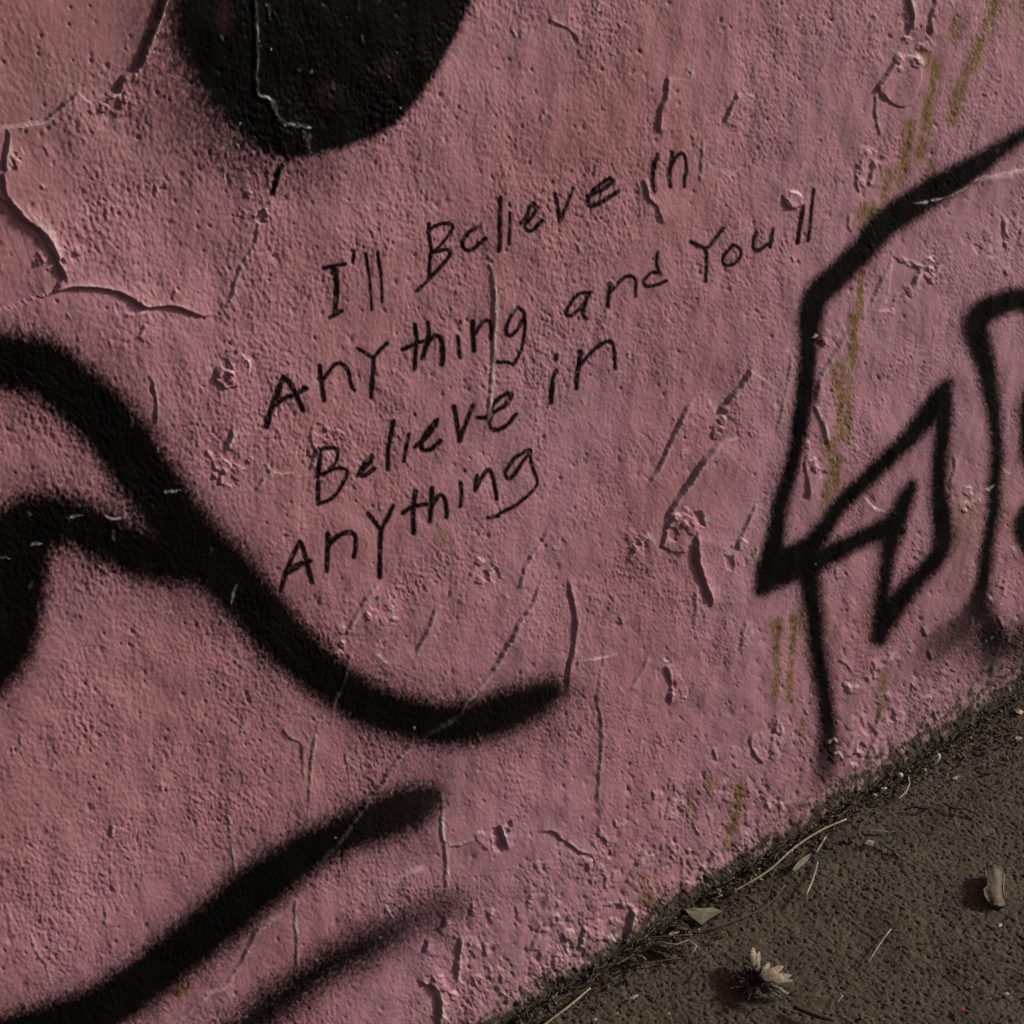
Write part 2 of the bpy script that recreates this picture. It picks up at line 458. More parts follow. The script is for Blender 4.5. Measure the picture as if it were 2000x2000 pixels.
scarp([(1720, 270), (1711, 240), (1708, 205), (1711, 172)], 1.0, 26, 0)
scarp([(1672, 340), (1683, 312), (1690, 282)], 0.9, 20)
scarp([(1695, 366), (1703, 338), (1708, 310)], 1.3, 22)
scarp([(1682, 380), (1674, 368), (1672, 330)], 1.0, 20)
chip_lit_line([(1700, 295), (1716, 298)], 4, 0.5)
plate([(1535, 392), (1540, 402), (1552, 406), (1566, 398), (1566, 386), (1556, 376), (1540, 373)], 0.8, 'paint_flake', None, 0.9)
scarp([(1550, 408), (1534, 398), (1528, 382), (1536, 370)], 1.2, 18)
chip_lit_line([(1530, 369), (1545, 372), (1560, 378), (1566, 388)], 5, 0.95)
scarp([(1664, 456), (1656, 440), (1657, 415)], 0.8, 18)
chip_lit_line([(1786, 398), (1815, 395), (1850, 386)], 3.2, 0.7)
chip_lit_line([(1850, 387), (1880, 372), (1898, 358)], 4, 0.6)
chip_lit_line([(1900, 356), (1920, 345), (1945, 342), (1972, 335), (2005, 329), (2060, 322)], 4.5, 0.75)
scarp([(1896, 360), (1920, 349), (1950, 345), (2000, 333), (2040, 328)], 0.9, 40)
scarp([(1960, 492), (1962, 470), (1959, 436), (1957, 425)], 1.6, 22, 0.35)
scarp([(1938, 486), (1930, 494), (1922, 490)], 0.5, 14)
chip_lit_line([(1918, 499), (1932, 503), (1950, 501)], 5, 0.8)
scarp([(1985, 480), (1990, 460), (1994, 445)], 0.9, 20)
plate([(1746, 502), (1762, 514), (1780, 511), (1797, 526), (1785, 555), (1770, 570), (1756, 575), (1738, 608), (1720, 606), (1740, 575), (1743, 530)],
      -1.8, 'peeled_patch', 'torn hollow with curled pale rim between two black strokes')
chip_lit_line([(1762, 503), (1775, 514), (1794, 518), (1800, 520)], 8, 0.7, 1.0)
chip_lit_line([(1802, 520), (1793, 545), (1784, 562)], 7, 0.5, 1.0)
scarp([(1812, 545), (1826, 530), (1838, 512)], 1.3, 18, 0.4)
chip_lit_line([(1738, 582), (1730, 596)], 5, 0.6)
scarp([(1732, 612), (1745, 600), (1772, 574)], 0.9, 20)
scarp([(1694, 618), (1710, 580), (1725, 540), (1752, 496)], 0.8, 26)
scarp([(1588, 790), (1603, 733), (1629, 694), (1657, 650)], 1.2, 34, 0.1)
chip_lit_line([(1640, 625), (1648, 640), (1658, 652)], 4, 0.6)
scarp([(1617, 874), (1608, 838), (1598, 812), (1588, 786)], 1.2, 30, 0.45)
scarp([(1582, 980), (1573, 927), (1570, 898), (1580, 872)], 1.1, 30, 0.3)
scarp([(1514, 856), (1524, 800), (1534, 750), (1542, 690)], 0.5, 24)
chip_lit_line([(1528, 685), (1546, 684)], 3.5, 0.8)
chip_lit_line([(1586, 660), (1598, 653)], 5, 0.9)
scarp([(1690, 972), (1700, 984), (1712, 996)], 0.9, 20)
chip_lit_line([(1702, 988), (1714, 996), (1730, 1000)], 5.5, 0.9)
scarp([(1852, 952), (1862, 928), (1864, 902), (1858, 886)], 1.0, 18, 0.25)
scarp([(1886, 990), (1903, 968), (1914, 958)], 1.3, 22, 0.3)
chip_lit_line([(1918, 956), (1932, 955), (1942, 948)], 5, 0.6)
chip_lit_line([(1962, 918), (1970, 926), (1980, 924)], 5, 0.7)
for p in [(1927, 1160), (1940, 1170), (1955, 1180), (1924, 1251), (1936, 1245), (1968, 1250), (1993, 1255), (470, 242), (525, 95), (516, 8),
          (605, 140), (780, 210), (305, 880), (1590, 1101), (1974, 1022), (763, 1548), (655, 1636), (660, 1662), (745, 1832), (808, 1421),
          (20, 620), (58, 640), (305, 873)]:
    chip_lit_line([p], rng.uniform(3, 5.5), rng.uniform(0.4, 0.95))
chip_lit_line([(1926, 1158), (1933, 1168), (1945, 1170)], 4, 0.7)
chip_lit_line([(494, 25), (499, 55), (506, 90)], 3, 0.5)
chip_lit_line([(505, 92), (500, 130), (499, 170)], 2.4, 0.3)
chip_lit_line([(499, 168), (505, 186), (523, 190), (535, 214), (540, 233)], 4.2, 0.75)
chip_lit_line([(540, 233), (556, 243), (566, 242), (580, 247), (608, 249)], 4.6, 0.95)
chip_lit_line([(592, 251), (600, 276), (606, 298)], 3.2, 0.55)
scarp([(606, 298), (600, 272), (590, 248), (560, 243), (540, 232), (530, 200), (502, 186), (498, 120), (494, 20), (488, -60)], 1.0, 30, 0.1)
chip_lit_line([(-10, 1088), (8, 1089), (20, 1091)], 4, 0.5)
chip_lit_line([(58, 1065), (70, 1062), (82, 1061)], 4, 0.5)
chip_lit_line([(134, 1010), (146, 1006), (162, 1004)], 3.5, 0.4)
chip_lit_line([(200, 1003), (214, 1011), (236, 1008), (252, 1009)], 4, 0.6)
chip_lit_line([(312, 960), (328, 958), (350, 955)], 4, 0.5)
chip_lit_line([(448, 1185), (455, 1160), (462, 1140)], 2.4, 0.35)
scarp([(283, 830), (300, 825), (302, 790), (296, 750), (284, 726)], 0.6, 20, 0.1)
scarp([(458, 1712), (455, 1670), (446, 1600), (442, 1570)], 0.35, 20)
scarp([(98, 1930), (90, 1890), (70, 1860), (52, 1810)], 0.4, 20)
scarp([(205, 1812), (206, 1790), (200, 1765)], 0.4, 16)
scarp([(214, 1636), (220, 1610)], 0.8, 16, 0.3)
scarp([(1490, 1496), (1470, 1466), (1465, 1447), (1474, 1425)], 1.1, 24)
plate([(1505, 1420), (1515, 1395), (1535, 1386), (1547, 1400), (1540, 1420), (1525, 1438)], 0.5, 'paint_flake', None, 0.3)
scarp([(1502, 1475), (1507, 1450), (1514, 1420), (1520, 1395)], 0.8, 18)
scarp([(1668, 1318), (1654, 1300), (1638, 1288)], 1.0, 18, 0.2)
scarp([(1703, 1430), (1712, 1405), (1722, 1386)], 1.3, 20, 0.2)
scarp([(1645, 1480), (1656, 1450), (1668, 1420)], 1.0, 18)
scarp([(1655, 1500), (1665, 1470), (1672, 1440)], 1.1, 18)
scarp([(1690, 1480), (1702, 1450), (1716, 1425)], 1.1, 18)
scarp([(1445, 1260), (1460, 1235), (1470, 1225)], 0.7, 16)
scarp([(1443, 1275), (1448, 1240), (1458, 1208)], 0.7, 16)
# clusters of small lifted scales round the worst places
for cx_, cy_, n_, sp in [(1340, 1025, 9, 34), (1245, 1062, 6, 26), (1402, 830, 6, 30), (1440, 1085, 5, 24), (1792, 545, 8, 26), (1775, 112, 6, 34), (1690, 330, 6, 36), (1800, 45, 6, 36),
                         (452, 722, 5, 34), (440, 920, 7, 40), (620, 850, 6, 40), (945, 1120, 6, 34), (745, 1190, 6, 34), (1305, 1335, 6, 34), (975, 1628, 6, 30), (1140, 1672, 7, 44),
                         (862, 1940, 8, 34), (1085, 1835, 9, 46), (1215, 1800, 8, 40), (1655, 1455, 8, 44), (1905, 975, 6, 30), (1620, 665, 6, 36), (1585, 900, 6, 34), (95, 500, 6, 40),
                         (30, 320, 5, 40), (215, 190, 5, 34), (505, 430, 6, 40), (1750, 1370, 8, 60), (1350, 1690, 8, 46), (940, 1905, 8, 50), (660, 1260, 5, 30), (1940, 480, 5, 36)]:
    for k in range(n_):
        x, y = cx_ + rng.normal(0, sp * .6), cy_ + rng.normal(0, sp * .6)
        R_, m_ = rng.uniform(5, 13), int(rng.integers(5, 8))
        pl = [(x + R_ * rng.uniform(.55, 1.2) * math.cos(6.283 * q / m_), y + 1.2 * R_ * rng.uniform(.55, 1.2) * math.sin(6.283 * q / m_)) for q in range(m_)]
        hh = rng.uniform(0.35, 0.8) if rng.random() < .72 else -rng.uniform(0.5, 1.0)
        plate(pl, hh, None, None, 0.7, (hh * rng.uniform(0, .5), -hh * rng.uniform(0, .5)))
        if rng.random() < .45:
            top = sorted(pl, key=lambda q: q[1] - q[0])[:3]
            chip_lit_line(sorted(top), rng.uniform(2.5, 4.5), rng.uniform(.35, .8), 0.25)  # highlight painted on the sun side of the scale
# an earlier coat of paint ends in worn ragged edges all over the lower right
for k in range(120):
    x = rng.uniform(880, 2000)
    y = rng.uniform(max(1990 - 0.645 * (x - 1000) - 260, 0), 1990 - 0.645 * (x - 1000) - 8)
    ln = rng.uniform(8, 34)
    a = rng.uniform(0.9, 2.0)
    q = (x + ln * math.cos(a), y - ln * math.sin(a))
    scarp([(x, y), ((x + q[0]) / 2 + rng.normal(0, 2), (y + q[1]) / 2), q], rng.uniform(0.35, 1.0), rng.uniform(8, 18), 0.5 if rng.random() < 0.2 else 0)
for k in range(130):                                  # short nicks elsewhere
    x, y = rng.uniform(-20, 2020), rng.uniform(-20, 1700)
    ln = rng.uniform(8, 30)
    a = rng.uniform(1.0, 2.1)
    q = (x + ln * math.cos(a), y - ln * math.sin(a))
    scarp([(x, y), ((x + q[0]) / 2 + rng.normal(0, 2), (y + q[1]) / 2), q], rng.uniform(0.25, 0.55), rng.uniform(7, 16), 0, 0.45, 0.3, 0.2)
# pinholes in the coat
for k in range(2600):
    x, y = rng.uniform(-40, 2040), rng.uniform(-40, 1990)
    if k > 1500:
        x = rng.uniform(900, 2000); y = 1990 - 0.645 * (x - 1000) - abs(rng.normal(0, 170))
    r_ = rng.uniform(1.9, 3.8) * (1 if rng.random() < .88 else 1.7)
    win = window(x - 3 * r_, x + 3 * r_, y - 3 * r_, y + 3 * r_)
    H[win] -= rng.uniform(0.45, 1.15) * np.exp(-(((U[win] - x) / r_) ** 2 + ((V[win] - y) / (r_ * 1.35)) ** 2))

# ---------------------------------------------------------------- black spray paint
p_ = new_part('sprayed_blob', 'big rounded solid black shape at the top of the wall')
blob = [(925, 0), (904, 52), (873, 109), (836, 168), (798, 220), (746, 262), (681, 288), (616, 304), (565, 311), (500, 292), (445, 250), (402, 207),
        (372, 155), (345, 103), (332, 52), (328, 0), (350, -110), (430, -210), (600, -270), (780, -240), (890, -130)]
bl = smooth_line([(x, y, 0) for x, y in blob + blob[:1]], 14)[:, :2]
win, d = poly_sd([tuple(q) for q in bl], 160)
sf = 9 + 17 * sstep(560, 420, U[win])
a = sstep(sf, -sf, d + 0.6 * sf * SPF[win] + 2 * JIT[win])
worn = 0.05 * sstep(46, 6, np.hypot((U[win] - 437) / 0.6, V[win] - 30)) + 0.04 * sstep(40, 4, np.hypot(U[win] - 640, V[win] - 185)) \
    + 0.035 * sstep(40, 4, np.hypot(U[win] - 755, V[win] - 130))
BLACK[win] = 1 - (1 - BLACK[win]) * (1 - a * (1 - worn))
OWNER[win] = np.where((d < 0), p_, OWNER[win])
spray([(330, -60, 40), (345, 60, 60), (380, 170, 60), (440, 260, 70), (510, 315, 50), (600, 325, 30), (700, 292, 10)], 46, 0.42, 52, (0.35, .55, .62, .66, .62, .5, .3), None, 0.9)

spray([(300, -60, 60), (290, 80, 60), (320, 200, 70), (400, 300, 60), (470, 360, 40)], 80, 0.08, 60, (.34, .38, .36, .28, .14), None, 0.7)
spray([(-300, 690, 110), (-120, 700, 110), (0, 708, 106), (80, 718, 106), (135, 760, 108), (188, 805, 108), (228, 850, 110), (262, 900, 112),
       (300, 955, 110), (340, 1012, 108), (385, 1065, 104), (440, 1120, 102), (500, 1187, 102), (548, 1242, 98), (595, 1287, 92), (645, 1329, 88),
       (700, 1366, 84), (755, 1393, 82), (815, 1408, 82), (870, 1416, 82), (930, 1410, 82), (990, 1390, 80), (1045, 1367, 68), (1076, 1352, 52)],
      14, 0.5, 34, (1, 1, 1, 1, 1, 1, 1, .98), new_part('sprayed_stroke', 'long thick black line sweeping down from the left edge and hooking up'))
spray([(-200, 1075, 90), (-20, 1052, 90), (60, 1022, 92), (115, 1014, 88), (170, 1030, 88), (230, 1060, 90), (300, 1090, 90), (385, 1108, 60)],
      15, 0.6, 40, (1, 1, 1, 1, 1, 1, 1), new_part('sprayed_stroke', 'short arched black line joining the long line from the left'))
spray([(62, 1030, 90), (38, 1090, 108), (26, 1180, 114), (-2, 1258, 118), (-60, 1320, 116), (-200, 1370, 110)],
      13, 0.5, 34, (1, 1, 1, 1), new_part('sprayed_stroke', 'black line dropping down at the left edge'))
spray([(838, 1560, 52), (795, 1579, 80), (730, 1606, 82), (655, 1635, 74), (580, 1676, 82), (500, 1734, 92), (430, 1797, 92), (350, 1862, 92),
       (285, 1915, 92), (200, 1968, 96), (110, 2004, 96), (0, 2036, 96), (-200, 2080, 96)], 14, 0.48, 32, (.95, 1, 1, 1, 1, 1, 1),
      new_part('sprayed_stroke', 'thick black diagonal line at the lower left with a rounded end'))
spray([(885, 1768, 50), (840, 1790, 56), (798, 1806, 56), (733, 1842, 62), (668, 1873, 60), (616, 1904, 62), (565, 1940, 66), (515, 1980, 70),
       (460, 2030, 74), (360, 2100, 80)], 24, 0.36, 34, (.5, .75, .95, 1, 1, .98, .97, .96, .96), new_part('sprayed_stroke', 'fainter smoky black diagonal line below the thick one'), 0.75)
spray([(566, 310, 4), (545, 331, 5), (537, 360, 5), (532, 379, 3)], 2.5, 0, 8, (1,), new_part('paint_drip', None))

SR = 7.5
spray([(2200, 150, 24), (2080, 215, 24), (1999, 260, 22), (1950, 294, 30), (1888, 336, 46), (1823, 376, 52), (1759, 418, 52), (1722, 446, 52), (1690, 484, 46),
       (1630, 543, 48), (1592, 580, 50), (1580, 624, 46), (1578, 668, 38), (1575, 720, 36), (1570, 772, 36), (1562, 823, 33), (1556, 862, 27),
       (1546, 901, 27), (1534, 953, 29), (1523, 992, 31), (1516, 1039, 33), (1504, 1100, 40), (1492, 1146, 24)], SR, 0.22, 14, (1,),
      new_part('sprayed_stroke', 'bent black outline running from the right edge down to the spiky letter'))
spray([(1484, 1152, 18), (1510, 1118, 50), (1540, 1097, 52), (1590, 1060, 36), (1645, 984, 31), (1694, 937, 32), (1746, 883, 32), (1785, 844, 34), (1816, 803, 36),
       (1836, 770, 30), (1852, 748, 14)], SR, 0.2, 12, (1,), new_part('sprayed_stroke', 'black arm rising to the upper point of the spiky letter'))
spray([(1846, 768, 22), (1842, 811, 32), (1838, 862, 29), (1835, 914, 28), (1836, 966, 29), (1839, 1013, 35), (1842, 1047, 37), (1831, 1083, 35),
       (1798, 1124, 32), (1759, 1171, 37), (1730, 1213, 38), (1716, 1246, 24)], SR, 0.2, 12, (1,), new_part('sprayed_stroke', 'black line folding back from the upper point to the lower point'))
spray([(1716, 1246, 24), (1722, 1186, 30), (1728, 1135, 24), (1736, 1078, 28), (1748, 1031, 38), (1762, 1000, 31), (1770, 974, 31), (1783, 948, 18)], SR, 0.2, 12, (1,),
      new_part('sprayed_stroke', 'inner black stem of the spiky letter'))
spray([(1750, 1026, 36), (1707, 1044, 34), (1655, 1067, 34), (1604, 1092, 40), (1552, 1110, 44), (1510, 1124, 48)], SR, 0.2, 12, (1,),
      new_part('sprayed_stroke', 'short black crossbar of the spiky letter'))
spray([(1578, 1100, 46), (1583, 1155, 38), (1591, 1207, 34), (1597, 1259, 32), (1604, 1311, 31), (1611, 1362, 30), (1616, 1414, 33), (1614, 1466, 36), (1609, 1510, 30)],
      9, 0.26, 16, (1, 1, 1, 1, 1, 1, 1, .95, .7), new_part('sprayed_stroke', 'black leg running down from the spiky letter to the foot of the wall'))
spray([(2200, 600, 44), (2000, 586, 44), (1966, 590, 41), (1927, 606, 46), (1906, 629, 46), (1909, 660, 46), (1922, 707, 38), (1932, 759, 32), (1940, 810, 27), (1945, 862, 23),
       (1946, 914, 23), (1942, 955, 25), (1940, 992, 23), (1937, 1015, 23), (1928, 1065, 24), (1922, 1109, 25), (1915, 1155, 30), (1896, 1200, 36), (1862, 1232, 40), (1823, 1262, 44)],
      8, 0.24, 14, (1, 1, 1, 1, 1, 1, 1, 1, 1, 1, 1, 1, 1, 1, 1, 1, 1, .85, .5, .25), new_part('sprayed_stroke', 'tall black line with a rounded shoulder near the right edge'))
spray([(1922, 1190, 32), (1935, 1250, 42), (1926, 1296, 30), (1912, 1322, 14)], 14, 0.3, 18, (.9, .9, .6, .3))
spray([(1930, 1245, 40), (1979, 1250, 46), (2030, 1240, 50), (2120, 1220, 50)], 16, 0.35, 22, (.8, .65, .6, .6))
spray([(1790, 1310, 44), (1830, 1270, 56), (1872, 1240, 56)], 26, 0.25, 34, (.3, .5, .6))
spray([(1900, 1290, 40), (1960, 1275, 60), (2060, 1260, 60)], 28, 0.25, 30, (.3, .5, .5))
spray([(2110, 700, 40), (2040, 742, 40), (2014, 775, 34), (2008, 830, 32), (2016, 900, 34), (2060, 960, 36)], 7, 0.2, 12, (1,), new_part('sprayed_stroke', 'edge of another black shape cut by the right side'))
spray([(2070, 970, 40), (2016, 1004, 44), (2008, 1040, 50), (2030, 1078, 44), (2090, 1100, 40)], 7, 0.2, 12, (1,), new_part('sprayed_stroke', 'lower black curve cut by the right side'))

# ---------------------------------------------------------------- marker writing: (width, point, point ...)
def word(label, strokes):
    ink(strokes, new_part('handwritten_word', label))


word("the word I'll starting the first line", [
    (8, (631, 523), (652, 518), (672, 515)), (10.5, (651, 521), (657, 552), (656, 585), (655, 611)), (8, (644, 620), (658, 614), (668, 607)),
    (5.5, (691, 490), (688, 512)), (6.5, (713, 494), (720, 539), (723, 572), (728, 605)), (6.5, (735, 491), (743, 539), (748, 590))])
word('the word Believe in the first line', [
    (7.5, (838, 437), (836, 453), (842, 479), (843, 500), (842, 515), (841, 544)),
    (7.5, (834, 454), (849, 442), (873, 437), (886, 445), (870, 471), (847, 494)), (7.5, (847, 494), (873, 489), (883, 494), (878, 505), (862, 523), (844, 543), (818, 569)),
    (8, (932, 445), (917, 455), (906, 474), (909, 487), (924, 489), (949, 466)), (9, (977, 386), (976, 414), (975, 466), (974, 489)),
    (6, (995, 399),), (7.5, (996, 416), (993, 476)),
    (8, (1017, 435), (1028, 422), (1034, 406), (1043, 397), (1046, 406), (1039, 422), (1025, 437), (1028, 449), (1039, 449), (1058, 430)),
    (9, (1084, 380), (1089, 404), (1094, 432)), (6.5, (1094, 432), (1103, 411), (1120, 367)),
    (8.5, (1147, 383), (1176, 370), (1197, 354), (1191, 348), (1168, 362), (1149, 386), (1150, 401), (1166, 399), (1207, 374))])
word('the word in at the end of the first line', [
    (6, (1283, 300),), (9, (1282, 308), (1276, 323), (1274, 357), (1277, 373)), (8, (1314, 298), (1308, 331), (1308, 352), (1311, 365)),
    (7, (1311, 325), (1323, 303), (1336, 301), (1343, 331), (1340, 346), (1338, 365))])
word('the word Anything starting the second line', [
    (11, (519, 832), (531, 792), (541, 759), (553, 736)), (10, (553, 736), (567, 751), (580, 777), (591, 800)), (9, (534, 795), (552, 779), (575, 769), (597, 757)),
    (9, (547, 751), (541, 775), (534, 795)),
    (10, (625, 715), (628, 746), (632, 781)), (8, (632, 741), (653, 715), (668, 711), (681, 725), (689, 756), (695, 764)),
    (8, (701, 682), (730, 700)), (8, (730, 700), (759, 671)), (9.5, (731, 700), (730, 733), (728, 777)),
    (9, (814, 637), (816, 681), (812, 722)), (8, (790, 685), (813, 673), (839, 666)), (9, (838, 632), (840, 655), (834, 685), (827, 702)),
    (9, (834, 679), (849, 659), (862, 660), (867, 686), (865, 712)), (6, (901, 628),), (8, (896, 658), (899, 699)),
    (9, (926, 629), (926, 660), (927, 686)), (7, (928, 655), (945, 629), (956, 628), (960, 645), (959, 663)),
    (7.5, (999, 612), (989, 637), (989, 652), (1000, 655), (1015, 635), (1023, 614), (1010, 600), (999, 612)),
    (7, (1023, 612), (1026, 637), (1021, 676), (1010, 702), (1003, 712), (992, 708), (966, 708))])
word('the word and in the second line', [
    (7, (1153, 570), (1129, 575), (1109, 601), (1105, 614), (1116, 616), (1137, 596), (1151, 571)), (7, (1151, 571), (1140, 598), (1138, 614), (1145, 622)),
    (8, (1190, 554), (1188, 578), (1186, 598)), (7, (1191, 572), (1212, 547), (1230, 538), (1240, 547), (1239, 578)),
    (6.5, (1283, 492), (1281, 514), (1287, 536)), (6.5, (1287, 532), (1272, 532), (1255, 549), (1259, 558), (1274, 557), (1299, 547))])
word("the word you'll ending the second line", [
    (9, (1351, 472), (1362, 479), (1374, 484)), (6.5, (1374, 484), (1384, 483), (1400, 464), (1414, 446)), (7, (1379, 488), (1379, 515), (1377, 549)),
    (6.5, (1430, 477), (1445, 487), (1445, 500), (1435, 513), (1419, 519), (1411, 510), (1414, 498), (1430, 477)),
    (7, (1476, 455), (1470, 474), (1476, 489), (1499, 475)), (7.5, (1508, 447), (1505, 465), (1502, 481)),
    (8.5, (1566, 402), (1561, 440), (1557, 475)), (7.5, (1589, 370), (1583, 419), (1578, 470))])
word('the word Believe in the third line', [
    (10, (622, 877), (622, 904), (620, 930)), (9.5, (622, 943), (623, 984)),
    (7.5, (616, 879), (645, 875), (659, 879), (658, 899), (645, 914), (627, 927)), (7.5, (627, 927), (655, 915), (678, 919), (673, 943), (650, 974), (624, 985)),
    (9, (701, 930), (712, 911), (728, 892), (725, 904), (707, 924), (715, 931), (734, 917)), (9, (770, 824), (761, 875), (761, 919)),
    (8, (799, 849), (796, 870), (791, 902)), (6, (811, 809),),
    (9, (813, 874), (826, 862), (836, 842), (855, 820), (844, 844), (826, 866), (829, 880), (844, 879), (861, 862)),
    (10, (888, 795), (900, 862)), (9, (900, 862), (924, 792)),
    (8.5, (935, 816), (955, 813), (966, 787), (992, 768), (1000, 772), (987, 792), (963, 807), (957, 829), (968, 842), (992, 831), (1009, 811))])
word('the word in at the end of the third line', [
    (9, (1085, 694), (1085, 701)), (8.5, (1085, 725), (1080, 741)), (11, (1080, 750), (1078, 787)),
    (8.5, (1133, 686), (1129, 720), (1127, 759)), (7.5, (1133, 712), (1155, 686), (1181, 666), (1193, 668), (1199, 692), (1202, 720))])
word('the word Anything alone in the last line', [
    (10, (547, 1153), (562, 1109), (585, 1057)), (9.5, (585, 1057), (593, 1072), (609, 1137)), (8.5, (558, 1124), (575, 1106), (606, 1096)), (7, (562, 1120), (582, 1110), (592, 1100)),
    (10, (641, 1043), (640, 1078), (638, 1114)), (9.5, (643, 1065), (660, 1047), (679, 1039), (691, 1044), (694, 1065), (692, 1087)),
    (9, (721, 1005), (745, 1036)), (8.5, (745, 1036), (764, 1000), (769, 989)), (9.5, (745, 1036), (743, 1078), (743, 1127)),
    (9.5, (813, 961), (808, 1000), (808, 1041)), (8.5, (789, 1003), (808, 990), (834, 985)), (9, (844, 953), (842, 992), (840, 1018)),
    (8.5, (842, 990), (858, 967), (868, 974), (873, 1000), (872, 1010)), (6, (908, 918),), (8.5, (900, 943), (901, 965), (900, 989)),
    (8.5, (932, 930), (928, 958)), (8.5, (928, 958), (950, 924), (960, 921), (967, 940), (970, 974)),
    (7.5, (1000, 906), (989, 924), (992, 935), (1000, 935), (1018, 909), (1038, 880), (1010, 893), (1000, 906)),
    (7, (1036, 883), (1041, 911), (1049, 940), (1044, 953), (1016, 979), (1000, 990), (970, 1006)), (6.5, (953, 1010), (975, 1008))])

# ---------------------------------------------------------------- algae stains: (width, opacity, points)
for wd, op, pts in [
    (16, .75, [(1950, -20), (1938, 20), (1922, 60), (1908, 100), (1896, 130)]), (10, .5, [(1905, 90), (1893, 130), (1878, 160)]), (40, .3, [(1960, 0), (2000, 25)]),
    (15, .7, [(1812, 112), (1824, 150), (1815, 190), (1809, 240), (1800, 300)]), (12, .6, [(1888, 132), (1872, 185), (1858, 236)]), (12, .5, [(1866, 40), (1862, 70)]),
    (12, .75, [(1776, 240), (1772, 280), (1768, 330)]), (9, .4, [(1820, 320), (1815, 350)]), (12, .5, [(1738, 330), (1728, 392)]), (10, .45, [(1758, 330), (1760, 360)]),
    (24, .95, [(1692, 412), (1712, 416)]), (12, .6, [(1698, 425), (1688, 450)]), (9, .8, [(1684, 540), (1678, 600), (1671, 640)]), (12, .85, [(1668, 620), (1668, 650), (1663, 720)]),
    (7, .6, [(1663, 700), (1658, 780), (1654, 860)]), (17, .95, [(1636, 716), (1638, 740)]), (12, .8, [(1637, 740), (1642, 790), (1638, 850)]),
    (16, .9, [(1616, 868), (1630, 900), (1632, 945)]), (10, .6, [(1618, 940), (1612, 1000)]), (12, .9, [(1515, 1215), (1516, 1228)]), (4.5, .7, [(1516, 1230), (1518, 1280), (1514, 1365)]),
    (17, .9, [(1551, 1208), (1554, 1222)]), (4.5, .7, [(1553, 1230), (1546, 1280), (1541, 1368)]), (8, .5, [(1728, 1315), (1722, 1350), (1716, 1400)]), (19, .95, [(1444, 1545), (1445, 1562)]),
    (9, .6, [(1444, 1570), (1430, 1630), (1426, 1660)]), (8, .5, [(1386, 1520), (1390, 1560)]), (9, .4, [(1354, 1555), (1352, 1600)]), (15, .45, [(1262, 1715), (1266, 1765)]),
    (15, .85, [(350, 1938), (358, 1928)]), (14, .3, [(870, 1040), (872, 1060)]), (30, .25, [(1890, 990), (1880, 1060), (1870, 1120)]), (10, .4, [(1570, 1410), (1566, 1440)])]:
    win, D, T = stroke_dist([(x, y, wd * 1.12 + 1) for x, y in pts], 40)
    a = sstep(6 + wd * .5, -wd * .5, D + wd * .35 * SPK[win] + 5 * JIT[win]) * min(op * 1.5, 1) * np.clip(0.95 - 0.7 * STIP[win], 0.25, 1.15) * sstep(-1.0, -0.05, fbm(WX[win] / 7, WZ[win] / 24, 64, 3))
    ALGAE[win] = np.maximum(ALGAE[win], a)

for win, c in PALE:                                   # torn edges show less where they are sprayed over
    CHIP_LIT[win] = np.maximum(CHIP_LIT[win], c * (1 - 0.75 * BLACK[win]))
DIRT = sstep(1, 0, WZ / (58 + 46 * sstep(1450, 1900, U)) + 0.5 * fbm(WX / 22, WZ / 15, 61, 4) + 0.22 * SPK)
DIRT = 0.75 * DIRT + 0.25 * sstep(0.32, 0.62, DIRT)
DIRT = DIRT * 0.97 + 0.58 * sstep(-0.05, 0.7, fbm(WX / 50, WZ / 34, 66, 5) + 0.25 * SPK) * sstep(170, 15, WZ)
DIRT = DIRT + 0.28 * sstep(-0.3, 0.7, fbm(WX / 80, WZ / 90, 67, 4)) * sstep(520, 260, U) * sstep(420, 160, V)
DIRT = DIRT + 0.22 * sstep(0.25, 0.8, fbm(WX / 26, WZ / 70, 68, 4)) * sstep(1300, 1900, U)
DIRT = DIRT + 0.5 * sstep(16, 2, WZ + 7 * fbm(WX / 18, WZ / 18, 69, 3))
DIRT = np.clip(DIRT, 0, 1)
TONE = 0.45 + 0.36 * fbm(WX / 300, WZ / 420, 71, 3) + 0.28 * sstep(800, 1700, U + 0.5 * (V - 1000)) - 0.25 * sstep(800, 100, U + 0.7 * (V - 400))
TONE = np.clip(TONE, 0, 1)

# ---------------------------------------------------------------- wall mesh, cut along the painted shapes
print('H', H.min(), H.max(), np.percentile(H,[1,5,25,50,75,95,99]))
Y = -H / 1000
verts = np.stack([P0[..., 0], Y, P0[..., 2]], -1)
du = np.gradient(verts, axis=1)
dv = np.gradient(verts, axis=0)
nrm = np.cross(dv, du)
nrm /= np.linalg.norm(nrm, axis=-1, keepdims=True) + 1e-12
if nrm[..., 1].mean() > 0:
    nrm = -nrm
idx = np.arange(NU * NV).reshape(NV, NU)
quads = np.stack([idx[:-1, :-1], idx[1:, :-1], idx[1:, 1:], idx[:-1, 1:]], -1).reshape(-1, 4)
zmax = verts[..., 2].reshape(-1)[quads].max(1)
xq = verts[..., 0].reshape(-1)[quads]
keep = (zmax > -0.012) & (zmax < 2.5) & (xq.max(1) < 6.0) & (xq.min(1) > -5.0) & (verts[..., 2].reshape(-1)[quads].min(1) > -0.35)
quads = quads[keep]
qown = OWNER.reshape(-1)[quads[:, 0]]
VF = verts.reshape(-1, 3)
NF = nrm.reshape(-1, 3)
